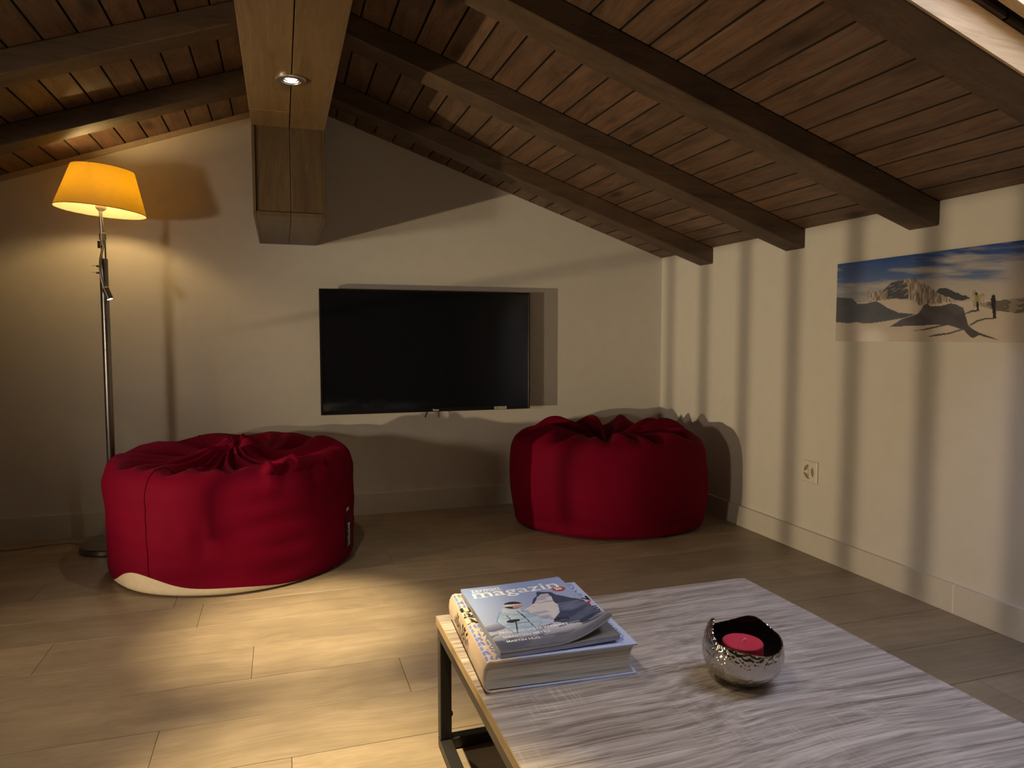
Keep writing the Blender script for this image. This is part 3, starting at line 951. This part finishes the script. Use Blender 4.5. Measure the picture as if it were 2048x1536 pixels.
def bag_mesh(name, f, t_of, nth, nt_, mat, parent, cap_low=False, cap_top=True):
    vs_ = []
    for i in range(nth):
        th = 2 * PI * i / nth
        t0, t1 = t_of(th)
        for j in range(nt_ + 1):
            vs_.append(f(th, t0 + (t1 - t0) * j / nt_))
    fs = []
    w = nt_ + 1
    for i in range(nth):
        k = (i + 1) % nth
        for j in range(nt_):
            fs.append((i * w + j, k * w + j, k * w + j + 1, i * w + j + 1))
    if cap_low:
        fs.append([i * w for i in range(nth)][::-1])
    if cap_top:
        fs.append([i * w + nt_ for i in range(nth)])
    me = bpy.data.meshes.new(name)
    me.from_pydata([tuple(v) for v in vs_], [], fs)
    return link(name, me, mat, parent, 3.14)

KN1 = [(0.0, 0.88, 0.004), (0.05, 0.955, 0.010), (0.13, 0.982, 0.075), (0.26, 1.0, 0.20), (0.38, 0.998, 0.335), (0.46, 0.985, 0.425), (0.51, 0.948, 0.472), (0.55, 0.895, 0.492), (0.59, 0.82, 0.488), (0.66, 0.68, 0.464), (0.76, 0.46, 0.446), (0.86, 0.26, 0.452), (0.94, 0.11, 0.472), (1.0, 0.02, 0.465)]
KN2 = [(0.0, 0.80, 0.004), (0.05, 0.915, 0.010), (0.13, 0.965, 0.075), (0.26, 1.0, 0.20), (0.38, 0.995, 0.33), (0.46, 0.975, 0.415), (0.52, 0.925, 0.465), (0.58, 0.83, 0.492), (0.66, 0.67, 0.495), (0.76, 0.46, 0.470), (0.86, 0.26, 0.435), (0.94, 0.11, 0.41), (1.0, 0.02, 0.395)]
R1 = 0.519
def knot_bump(x, y, z, th, t):
    d = math.hypot(x - 0.01, y - 0.02)
    k = math.exp(-(d / 0.10) ** 2)
    ang = math.atan2(y - 0.02, x - 0.01)
    z += k * (0.060 + 0.018 * math.sin(2 * ang + 44 * d) + 0.010 * math.sin(5 * ang - 30 * d))
    return x, y, z
folds1 = [(-2.62, 0.10, 0.065), (-2.05, 0.06, 0.050), (-1.55, 0.05, 0.030), (-1.2, 0.07, 0.050), (-0.62, 0.09, 0.060), (0.1, 0.12, 0.045), (0.75, 0.10, 0.050), (1.5, 0.12, 0.060), (2.2, 0.12, 0.060), (2.9, 0.10, 0.050), (-2.32, 0.04, 0.030), (-0.92, 0.05, 0.028),
          (-1.15, 0.045, 0.045, 0.53, 0.075), (-0.86, 0.05, 0.040, 0.50, 0.06), (-2.35, 0.05, 0.007, 0.36, 0.08), (-2.75, 0.06, 0.010, 0.44, 0.07), (-1.75, 0.05, 0.015, 0.30, 0.08), (-0.35, 0.06, 0.025, 0.48, 0.07)]
f1 = bag_surface(KN1, R1, R1, 0, folds1, 1.4, 2.3, 0.030, knot_bump, 0.010)
bag1 = empty('bean_bag', (-0.206, 3.369, 0), 0, 'large crimson round bean bag with a cream base edge, beside the floor lamp', 'bean bag', 'crimson bean bags')
def hem(th):
    d = (th - math.radians(-134) + PI) % (2 * PI) - PI
    h = 0.105 * math.exp(-(d / 0.36) ** 2) + 0.055 * math.exp(-((d - 0.75) / 0.55) ** 2)
    return 0.032 + h
cov1 = bag_mesh('cover', f1, lambda th: (hem(th), 1.0), 288, 130, M_red, bag1)
bag_mesh('base_panel', lambda th, t: f1(th, t) * 1.0, lambda th: (0.0, hem(th)), 144, 10, M_hem, bag1, True, False)['label'] = 'cream canvas base showing below the cover'
SA = math.radians(-125)
def onbag(f, th, t, off=0.002):
    p = f(th, t)
    e = 0.004
    n = (f(th + e, t) - f(th - e, t)).cross(f(th, min(1, t + e)) - f(th, t - e)).normalized()
    return p + n * off
for sa in (SA, SA + PI * 0.66, SA + PI * 1.33):
    tube('seam', [onbag(f1, sa, hem(sa) + 0.003 + (0.90 - hem(sa)) * k / 60, 0.0012) for k in range(61)], 0.0017, M_red, cov1, 6)
# woven tag
def tag_patch(name, f, th0, th1, t0, t1, off, mat, parent, n=4, m=10):
    bm = bmesh.new()
    g = [[bm.verts.new(onbag(f, th0 + (th1 - th0) * i / n, t0 + (t1 - t0) * j / m, off)) for j in range(m + 1)] for i in range(n + 1)]
    for i in range(n):
        for j in range(m):
            bm.faces.new((g[i][j], g[i + 1][j], g[i + 1][j + 1], g[i][j + 1]))
    return from_bm(name, bm, mat, parent, 3.14)
TH0 = math.radians(-24)
bt = tag_patch('brand_tag', f1, TH0 - 0.070, TH0 + 0.050, 0.125, 0.262, 0.0045, M_ink, cov1)
tag_patch('size_tag', f1, TH0 - 0.020, TH0 + 0.040, 0.290, 0.305, 0.0045, M_inkw, cov1, 2, 2)
bm = bmesh.new()
add_text(bm, 'jumbobag', 0.0, 0.0, 0.7, 1.0, lambda x, y: onbag(f1, TH0 + 0.030 - 0.080 * y / 0.7, 0.135 + 0.105 * x, 0.0055), 0, 0.01)
setp(from_bm('tag_lettering', bm, M_inkw, bag1), kind='stuff')

bag2 = empty('bean_bag', (1.668, 3.456, 0), 0, 'crimson round bean bag with deep star folds, in the right corner under the rafters', 'bean bag', 'crimson bean bags')
folds2 = [(-2.75, 0.10, 0.065), (-2.15, 0.09, 0.050), (-1.55, 0.07, 0.030), (-0.95, 0.09, 0.045), (-0.45, 0.08, 0.055), (0.1, 0.12, 0.065), (0.62, 0.09, 0.055), (1.1, 0.10, 0.070), (1.62, 0.09, 0.060), (2.15, 0.12, 0.075), (2.75, 0.10, 0.055), (-2.45, 0.06, 0.03), (-1.2, 0.06, 0.025)]
f2 = bag_surface(KN2, 0.534, 0.44, math.radians(-25.8), folds2, 0.5, 8.1, 0.012, None, 0.006)
cov2 = bag_mesh('cover', f2, lambda th: (0.012, 1.0), 288, 120, M_red, bag2)
bag_mesh('base_panel', f2, lambda th: (0.0, 0.012), 96, 2, M_ink, bag2, True, False)
tag_patch('brand_tag', f2, math.radians(-164), math.radians(-161.5), 0.07, 0.16, 0.004, M_ink, cov2)

# ------------------------------------------------------------------ coffee table
TX0, TX1, TY0, TY1, TZ = 0.343, 1.221, 0.60, 1.643, 0.326
tb = empty('coffee_table', (TX0, TY0, 0), 0, 'low coffee table with a grey oak top on a black steel frame', 'table')
tw, td = TX1 - TX0, TY1 - TY0
bm = bmesh.new()
add_box(bm, 0.0015, tw - 0.0015, 0.0015, td - 0.0015, TZ - 0.0215, TZ, 0.0006)
from_bm('tabletop', bm, M_table, tb)
bm = bmesh.new()
for a in ((0, 0.0014, 0, td), (tw - 0.0014, tw, 0, td), (0.0014, tw - 0.0014, 0, 0.0014), (0.0014, tw - 0.0014, td - 0.0014, td)):
    add_box(bm, a[0], a[1], a[2], a[3], TZ - 0.0215, TZ - 0.0008)
from_bm('edge_band', bm, M_tedge, tb)['label'] = 'light oak edge band'
q = 0.028
for x in (0.003, tw - 0.003 - q):
    for y in (0.003, td - 0.003 - q):
        lg = box('leg', x, x + q, y, y + q, q + 0.001, TZ - 0.022 - q, M_black, tb, 0.0015)
        lathe('foot_pad', [(0, 0.0), (0.010, 0.0), (0.010, 0.0029)], M_ink, lg, 12, Matrix.Translation((x + q / 2, y + q / 2, 0)))
    box('top_rail', x, x + q, 0.003, td - 0.003, TZ - 0.0220 - q, TZ - 0.022, M_black, tb, 0.0015)
    box('bottom_rail', x, x + q, 0.003, td - 0.003, 0.003, q, M_black, tb, 0.0015)
for y in (0.003, td - 0.003 - q):
    box('top_rail', 0.003 + q, tw - 0.003 - q, y + 0.001, y + q - 0.001, TZ - 0.0225 - q, TZ - 0.0225, M_black, tb, 0.0015)
box('bottom_rail', 0.003 + q, tw - 0.003 - q, td - 0.003 - q, td - 0.004, 0.003, q + 0.002, M_black, tb, 0.0015)
lathe('bolt_cap', [(0, 0.006), (0.005, 0.005), (0.0085, 0.0)], M_black, tb, 14, Matrix.Translation((0.003 + q, td - 0.003 - q * 0.5, 0.085)) @ Matrix.Rotation(PI / 2, 4, 'Y'))

# ------------------------------------------------------------------ big book
bk = empty('book', (0.353, 1.242, TZ + 0.0005), math.radians(-3.0), 'thick design book with blue letter rows lying under the magazines', 'book')
BW, BD, BH = 0.312, 0.366, 0.0625
outer = [(BW, 0.0), (0.010, 0.0), (0.003, 0.003), (-0.003, 0.013), (-0.005, 0.031), (-0.003, 0.049), (0.003, 0.0595), (0.010, BH), (0.020, BH - 0.0012), (0.034, BH - 0.0002), (BW, BH)]
inner = [(BW, 0.003), (0.011, 0.003), (0.0055, 0.006), (0.000, 0.014), (-0.002, 0.031), (0.0, 0.048), (0.0055, 0.0565), (0.011, BH - 0.003), (0.020, BH - 0.0042), (0.034, BH - 0.0032), (BW, BH - 0.003)]
bm = bmesh.new()
def ring(y):
    return [bm.verts.new((x, y, z)) for x, z in outer], [bm.verts.new((x, y, z)) for x, z in inner]
o0, i0 = ring(0)
o1, i1 = ring(BD)
n = len(outer)
for k in range(n - 1):
    bm.faces.new((o0[k], o0[k + 1], o1[k + 1], o1[k]))
    bm.faces.new((i0[k + 1], i0[k], i1[k], i1[k + 1]))
    bm.faces.new((o0[k + 1], o0[k], i0[k], i0[k + 1]))
    bm.faces.new((o1[k], o1[k + 1], i1[k + 1], i1[k]))
for k in (0, n - 1):
    bm.faces.new((o0[k], o1[k], i1[k], i0[k]))
M_cov, nt, b = nmat('book_cover')
tcn = N(nt, 'ShaderNodeTexCoord')
sx = N(nt, 'ShaderNodeSeparateXYZ')
nt.links.new(tcn.outputs['Object'], sx.inputs[0])
c = ramp(nt, sx.outputs[0], [(0.0, (0.66, 0.52, 0.40)), (0.05, (0.66, 0.55, 0.44)), (0.075, (0.46, 0.53, 0.74)), (1.0, (0.46, 0.53, 0.74))])
nt.links.new(c, b.inputs['Base Color'])
b.inputs['Roughness'].default_value = 0.35
bcov = from_bm('cover', bm, M_cov, bk, 0.6)
M_pages, nt, b = nmat('page_block')
tcn = N(nt, 'ShaderNodeTexCoord')
mpn = N(nt, 'ShaderNodeMapping')
mpn.inputs['Scale'].default_value = (3, 3, 330)
nzn = N(nt, 'ShaderNodeTexNoise', Scale=1.0, Detail=3.0)
nt.links.new(tcn.outputs['Object'], mpn.inputs['Vector'])
nt.links.new(mpn.outputs[0], nzn.inputs['Vector'])
c = ramp(nt, nzn.outputs[0], [(0.30, (0.20, 0.19, 0.17)), (0.42, (0.55, 0.53, 0.49)), (0.7, (0.74, 0.71, 0.66))])
nt.links.new(c, b.inputs['Base Color'])
b.inputs['Roughness'].default_value = 0.7
bpn = N(nt, 'ShaderNodeBump', Strength=0.5, Distance=0.0008)
nt.links.new(nzn.outputs[0], bpn.inputs['Height'])
nt.links.new(bpn.outputs[0], b.inputs['Normal'])
bm = bmesh.new()
prof = []
for k in range(9):
    z = 0.0034 + (BH - 0.0070) * k / 8
    prof.append((BW - 0.006 - 0.010 * math.sin(PI * k / 8), z))
pl_ = [(x, z) for x, z in inner[2:7]]
pl_ = [(x + 0.0006, min(max(z, 0.0036), BH - 0.0046)) for x, z in pl_]
sec = prof + pl_[::-1]
a_ = [bm.verts.new((x, 0.005, z)) for x, z in sec]
b_ = [bm.verts.new((x, BD - 0.005, z)) for x, z in sec]
bm.faces.new(a_)
bm.faces.new(b_[::-1])
for k in range(len(sec)):
    j = (k + 1) % len(sec)
    bm.faces.new((a_[k], a_[j], b_[j], b_[k]))
from_bm('page_block', bm, M_pages, bk)
# lettering on the cover and on the spine
bm = bmesh.new()
top = lambda x, y: (x, y, 0.0005 + float(np.interp(x, [0.0, 0.003, 0.010, 0.020, 0.034, 0.04], [0.055, 0.0597, BH, BH - 0.0010, BH - 0.0001, BH])))
def spine_fn(x, y):
    # x runs down the spine (from back to front), y across it from the bottom cover up
    zz = 0.009 + y
    xx = np.interp(zz, [0.003, 0.013, 0.031, 0.049, 0.0595], [0.003, -0.003, -0.005, -0.003, 0.003])
    return (float(xx) - 0.0006, BD - x, zz)
add_text(bm, 'URBAN DESIGN', 0.078, 0.018, 0.026, 0.150, spine_fn, 0, 0.02)
add_text(bm, 'ARCHITECTURE', 0.105, 0.000, 0.012, 0.115, spine_fn, 3, 0.005)
rowsL = [('HI', 1), ('LY', 1), ('ME', 1), ('NE', 1), ('U', 0), ('&', 0), ('A', 0), ('HI', 1), ('LO', 1), ('HA', 1), ('BA', 1), ('BI', 1), ('LO', 1), ('BY', 1), ('NA', 1)]
y = BD - 0.026
for s, ci in rowsL:
    h = 0.0170 if ci == 1 else 0.0275
    if ci == 1:
        add_text(bm, s[0], 0.004, y, h, 0.0145, top, 1, 0.035)
        add_text(bm, s[1], 0.0215, y, h, 0.0145 if s[1] != 'I' else 0.005, top, 1, 0.035)
    else:
        add_text(bm, s, 0.003, y - 0.008, h, 0.0255, top, 0, 0.04)
    y -= 0.0216 if ci == 1 else 0.0315
rowsR = [('NE', 1), ('EV', 1), ('LY', 1), ('IS', 1), ('IN', 0), ('RY', 2), ('RE', 0), ('VI', 1), ('KY', 1), ('TS', 1), ('OS', 1), ('RG', 1), ('NE', 1), ('EY', 1)]
y = BD - 0.026
for s, ci in rowsR:
    h = 0.0175 if ci == 1 else 0.026
    for k, ch in enumerate(s):
        x = BW - 0.056 + k * 0.026
        if ci != 1:
            x -= 0.004 - 0.004 * k
        add_text(bm, ch, x, y - (0.006 if ci != 1 else 0), h, 0.019 if ci == 1 else 0.025, top, ci, 0.03 if ci == 1 else 0.045)
    y -= 0.0226 if ci == 1 else 0.0305
from_bm('cover_lettering', bm, [M_ink, M_inkb, M_inkr, M_inko], bcov)['kind'] = 'stuff'

# ------------------------------------------------------------------ lower magazine
MZ = TZ + 0.0005 + BH + 0.0012
lm = empty('magazine', (0.384, 1.2455, MZ), math.radians(-1.4), 'grey-blue magazine sandwiched between the thick book and the skier magazine', 'magazine')
M_lm = plain('magazine_cover_grey', (0.22, 0.195, 0.175), 0.35, var=0.2, bscale=60)
def low_curl(x, y, z=0.0):
    return Vector((x, y, z + 0.006 * (max(0.0, x) / 0.25) ** 2.2))
def leaf(name, z0, z1, mat, parent, fn, w, d, nx=30, ny=36, ins=0.0):
    bm = bmesh.new()
    g = []
    for z in (z0, z1):
        g.append([[bm.verts.new(fn(ins + (w - 2 * ins) * i / nx, ins + (d - 2 * ins) * j / ny, z)) for j in range(ny + 1)] for i in range(nx + 1)])
    for i in range(nx):
        for j in range(ny):
            bm.faces.new((g[1][i][j], g[1][i + 1][j], g[1][i + 1][j + 1], g[1][i][j + 1]))
            bm.faces.new((g[0][i][j + 1], g[0][i + 1][j + 1], g[0][i + 1][j], g[0][i][j]))
    for i in range(nx):
        bm.faces.new((g[0][i][0], g[0][i + 1][0], g[1][i + 1][0], g[1][i][0]))
        bm.faces.new((g[0][i + 1][ny], g[0][i][ny], g[1][i][ny], g[1][i + 1][ny]))
    for j in range(ny):
        bm.faces.new((g[0][0][j + 1], g[0][0][j], g[1][0][j], g[1][0][j + 1]))
        bm.faces.new((g[0][nx][j], g[0][nx][j + 1], g[1][nx][j + 1], g[1][nx][j]))
    return from_bm(name, bm, mat, parent, 0.6)
leaf('page_block', 0.0, 0.0085, plain('magazine_pages', (0.30, 0.33, 0.44), 0.5), lm, low_curl, 0.249, 0.332, 12, 2, 0.0004)
leaf('cover', 0.0086, 0.0090, M_lm, lm, low_curl, 0.251, 0.333, 12, 2)

# ------------------------------------------------------------------ top magazine, curled at its lower right corner
tz = MZ + 0.0095
tm = empty('magazine', (0.3835, 1.2445, tz), math.radians(-1.2), 'pale blue magazine with a skier and a snowy mountain, curled at one corner', 'magazine')
MW, MD, MT = 0.246, 0.342, 0.0055
def curl(x, y, z=0.0):
    d = max(0.0, (x / MW) * 0.95 + (1 - y / MD) * 0.90 - 1.36)
    lift = 0.100 * d ** 1.6
    edge = 0.006 * (max(0.0, x) / 0.25) ** 2.2
    sh_ = 0.075 * d ** 1.8
    return Vector((x - sh_ * 0.35, y + sh_ * 0.75, z + lift + edge))
leaf('page_block', 0.0, MT, plain('magazine_paper', (0.40, 0.42, 0.48), 0.5), tm, curl, MW, MD, ins=0.0004)
MAGP = {'dark': [(0.555, 0.602), (0.644, 0.73), (0.662, 0.782), (0.7, 0.792), (0.765, 0.758), (0.815, 0.717), (0.86, 0.669), (0.926, 0.616), (0.985, 0.574), (1.053, 0.485), (1.105, 0.41), (1.179, 0.339), (1.044, 0.111), (0.793, 0.167), (0.576, 0.285), (0.634, 0.342), (0.698, 0.398), (0.752, 0.529), (0.749, 0.621), (0.766, 0.71), (0.684, 0.73), (0.621, 0.689)], 'dark2': [(0.536, 0.598), (0.588, 0.678), (0.628, 0.706), (0.606, 0.655), (0.543, 0.587)], 'white': [(0.684, 0.73), (0.766, 0.71), (0.754, 0.62), (0.757, 0.528), (0.688, 0.4), (0.607, 0.33), (0.468, 0.415), (0.426, 0.523), (0.512, 0.567), (0.631, 0.686)], 'jacket': [(0.125, 0.388), (0.198, 0.513), (0.279, 0.548), (0.395, 0.503), (0.468, 0.415), (0.547, 0.344), (0.605, 0.313), (0.581, 0.284), (0.477, 0.308), (0.422, 0.234), (0.40, 0.163), (0.22, 0.173), (0.16, 0.315)], 'hood': [(0.22, 0.526), (0.252, 0.591), (0.293, 0.554), (0.399, 0.539), (0.388, 0.487), (0.296, 0.481)], 'glove1': [(0.204, 0.378), (0.239, 0.397), (0.325, 0.39), (0.318, 0.361), (0.241, 0.347), (0.207, 0.36)], 'glove2': [(0.595, 0.316), (0.65, 0.329), (0.738, 0.318), (0.725, 0.277), (0.703, 0.3), (0.601, 0.293)]}
def mag_col(U, V):
    c = np.zeros(U.shape + (3,))
    def put(mask, col, k=1.0):
        k = (np.asarray(mask, float) * k)[..., None]
        c[:] = c * (1 - k) + np.array(col) * k
    c[:] = np.array((0.42, 0.49, 0.66)) + (np.array((0.25, 0.34, 0.64)) - np.array((0.42, 0.49, 0.66))) * (V ** 1.5)[..., None]
    n1 = vnoise(U + 0.4 * V, V - 0.2 * U, 5, 22, 4)
    n2 = vnoise(U, V, 9, 40, 6)
    put(np.clip((0.42 - V) * 6, 0, 1), (0.55, 0.54, 0.60), 0.8)
    w = (n1 - .5) * 0.05
    put(inpoly(U + w, V + w, MAGP['white']), (0.66, 0.63, 0.64))
    put(inpoly(U + w, V + w, MAGP['white']) & (n2 > 0.62), (0.42, 0.44, 0.54))
    dk = inpoly(U + w, V + w, MAGP['dark']) | inpoly(U, V, MAGP['dark2'])
    put(dk, (0.028, 0.050, 0.125))
    put(dk & (V < 0.55), (0.12, 0.15, 0.26), np.clip((n1 - 0.42) * 5, 0, 1))
    low = np.clip((0.40 - V) * 8, 0, 1) * (n1 > 0.53)
    put(low, (0.07, 0.085, 0.16), 0.85)
    put(np.clip((0.30 - V) * 8, 0, 1) * (n2 > 0.60), (0.55, 0.53, 0.56), 0.6)
    put(np.clip((0.20 - V) * 8, 0, 1), (0.085, 0.095, 0.135), 0.9)
    jk = inpoly(U + w * .2, V, MAGP['jacket'])
    put(inpoly((U - .36) * .97 + .36 + w * .2, (V - .35) * .97 + .35, MAGP['jacket']), (0.16, 0.24, 0.40))
    put(jk, (0.44, 0.58, 0.72))
    put(jk & (n2 > 0.58), (0.30, 0.40, 0.55), 0.6)
    put(inpoly(U, V, MAGP['hood']), (0.50, 0.56, 0.66))
    def seg(x0, y0, x1, y1, wd, col):
        dx, dy = x1 - x0, y1 - y0
        t = np.clip(((U - x0) * dx + (V - y0) * dy * 2) / (dx * dx + dy * dy * 2), 0, 1)
        put(((U - x0 - t * dx) ** 2 + ((V - y0 - t * dy) * MD / MW) ** 2) < wd * wd, col)
    ink = (0.02, 0.02, 0.03)
    seg(0.358, 0.521, 0.378, 0.40, 0.004, ink)
    seg(0.378, 0.46, 0.40, 0.20, 0.004, ink)
    seg(0.24, 0.47, 0.25, 0.40, 0.004, ink)
    seg(0.279, 0.353, 0.228, 0.20, 0.006, ink)
    seg(0.26, 0.34, 0.38, 0.33, 0.003, ink)
    he = ((U - 0.363) / 0.088) ** 2 + ((V - 0.615) / 0.060) ** 2 < 1
    put(he, (0.025, 0.022, 0.03))
    put(he & (np.abs(V - 0.613 + (U - .36) * .12) < 0.017), (0.62, 0.62, 0.66))
    put(he & (U > 0.35) & (np.abs(V - 0.585) < 0.022), (0.42, 0.24, 0.25))
    put(inpoly(U, V, MAGP['glove1']), ink)
    put(inpoly(U, V, MAGP['glove2']), ink)
    rr_ = np.hypot((U - 0.884), (V - 0.778) * MD / MW)
    put(rr_ < 0.068, (0.30, 0.008, 0.02))
    put((rr_ > 0.058) & (rr_ < 0.061), (0.75, 0.70, 0.72))
    return c
def mag_pos(U, V):
    P = np.zeros(U.shape + (3,))
    for i in range(U.shape[0]):
        for j in range(U.shape[1]):
            P[i, j] = curl(U[i, j] * MW, V[i, j] * MD, MT + 0.0003)
    return P
cpr = grid_print('cover_print', 200, 260, mag_pos, mag_col, attr_mat('magazine_ink', 0.28, 0.2), tm)
bm = bmesh.new()
cv = lambda x, y: curl(x * MW, y * MD, MT + 0.0006)
def serif_word(s, x, y, h, w, bold, ser):
    add_text(bm, s, x, y, h, w, cv, 0, bold)
add_text(bm, 'zermatt', 0.079, 0.900, 0.062, 0.29, cv, 0, 0.0)
add_text(bm, 'magazin', 0.072, 0.768, 0.150, 0.84, cv, 0, 0.006)
# serifs of the big title
for xs in (0.075, 0.128, 0.178, 0.645, 0.782, 0.862):
    pts = [(xs - 0.014, 0.800), (xs + 0.026, 0.800), (xs + 0.026, 0.808), (xs - 0.014, 0.808)]
    bm.faces.new([bm.verts.new(cv(*p_)) for p_ in pts])
add_text(bm, '20', 0.848, 0.760, 0.036, 0.072, cv, 0, 0.05)
add_text(bm, 'FREILICHTSPIELE ZERMATT', 0.085, 0.212, 0.028, 0.60, cv, 0, 0.022)
add_text(bm, 'SEBASTIAN METRY', 0.086, 0.150, 0.028, 0.41, cv, 0, 0.022)
add_text(bm, 'MARTIN HUG', 0.093, 0.088, 0.028, 0.28, cv, 0, 0.022)
from_bm('cover_lettering', bm, M_inkw, cpr)['kind'] = 'stuff'

# ------------------------------------------------------------------ hammered bowl and candle
bowl = empty('candle_bowl', (0.850, 1.142, TZ), 0, 'hammered silver bowl with a wavy cut rim on the grey table', 'bowl')
RB, ZCB = 0.077, 0.057
def rim_h(th):
    # tall peak at the left, a lower one at the back right, the rest nearly level
    d1 = (th - math.radians(156) + PI) % (2 * PI) - PI
    d2 = (th - math.radians(38) + PI) % (2 * PI) - PI
    d4 = (th - math.radians(-80) + PI) % (2 * PI) - PI
    return 0.088 + 0.033 * math.exp(-(d1 / 0.42) ** 2) + 0.019 * math.exp(-(d2 / 0.50) ** 2) - 0.010 * math.exp(-(d4 / 0.7) ** 2)
def rad(z):
    zz = z - ZCB
    if zz < 0:
        return RB * math.sqrt(max(0.0, 1 - (zz / ZCB) ** 2 * 0.86))
    return RB * math.sqrt(max(0.0, 1 - (zz / 0.075) ** 2 * 0.62))
random.seed(3)
def bowl_shell(name, off, nz, nth, mat, zlow, dent=0.0, bottom=True):
    bm = bmesh.new()
    g = []
    for i in range(nth):
        th = 2 * PI * i / nth
        h = rim_h(th)
        col_ = []
        for j in range(nz + 1):
            z = zlow + (h - zlow) * (j / nz) ** 0.85
            r = rad(z) - off
            p = Vector((r * math.cos(th), r * math.sin(th), z))
            if dent:
                cell = noise.voronoi(p * 95)[0][0]
                p *= 1.0
                k = 1 - dent * max(0.0, 0.55 - cell) / RB
                p.x *= k
                p.y *= k
            col_.append(bm.verts.new(p))
        g.append(col_)
    for i in range(nth):
        k = (i + 1) % nth
        for j in range(nz):
            bm.faces.new((g[i][j], g[k][j], g[k][j + 1], g[i][j + 1]))
    if bottom:
        bm.faces.new([g[i][0] for i in range(nth)])
    return bm, g
bm, g = bowl_shell('shell', 0, 46, 150, None, 0.0008)
M_ham, nt, b = nmat('hammered_silver')
b.inputs['Base Color'].default_value = (0.58, 0.54, 0.49, 1)
b.inputs['Metallic'].default_value = 1.0
b.inputs['Roughness'].default_value = 0.15
tcn = N(nt, 'ShaderNodeTexCoord')
von = N(nt, 'ShaderNodeTexVoronoi', Scale=170.0, feature='SMOOTH_F1')
nt.links.new(tcn.outputs['Object'], von.inputs['Vector'])
bpn = N(nt, 'ShaderNodeBump', Strength=0.9, Distance=0.002)
nt.links.new(von.outputs['Distance'], bpn.inputs['Height'])
nt.links.new(bpn.outputs[0], b.inputs['Normal'])
from_bm('shell', bm, M_ham, bowl, 3.14)
bm, g = bowl_shell('lining', 0.0022, 30, 96, None, 0.004)
M_lin = plain('dark_lining', (0.030, 0.022, 0.026), 0.4, 0.6)
from_bm('lining', bm, M_lin, bowl, 3.14)
bm = bmesh.new()
nth = 150
a_ = []
for i in range(nth):
    th = 2 * PI * i / nth
    h = rim_h(th)
    r = rad(h)
    a_.append((bm.verts.new((r * math.cos(th), r * math.sin(th), h + 0.0001)), bm.verts.new(((r - 0.0022) * math.cos(th), (r - 0.0022) * math.sin(th), h + 0.0001))))
for i in range(nth):
    j = (i + 1) % nth
    bm.faces.new((a_[i][0], a_[j][0], a_[j][1], a_[i][1]))
from_bm('rim', bm, M_ham, bowl, 3.14)
cd = empty('candle', (0.852, 1.145, TZ + 0.036), 0, 'short round dark red candle inside the silver bowl', 'candle')
lathe('wax', [(0, 0), (0.0375, 0), (0.039, 0.002), (0.039, 0.038), (0.0375, 0.040), (0.028, 0.0392), (0.008, 0.0385), (0, 0.0385)], M_wax, cd, 48)
tube('wick', [(0, 0, 0.038), (0.001, -0.001, 0.043), (0.004, -0.004, 0.0465)], 0.0015, M_wick, cd, 6)
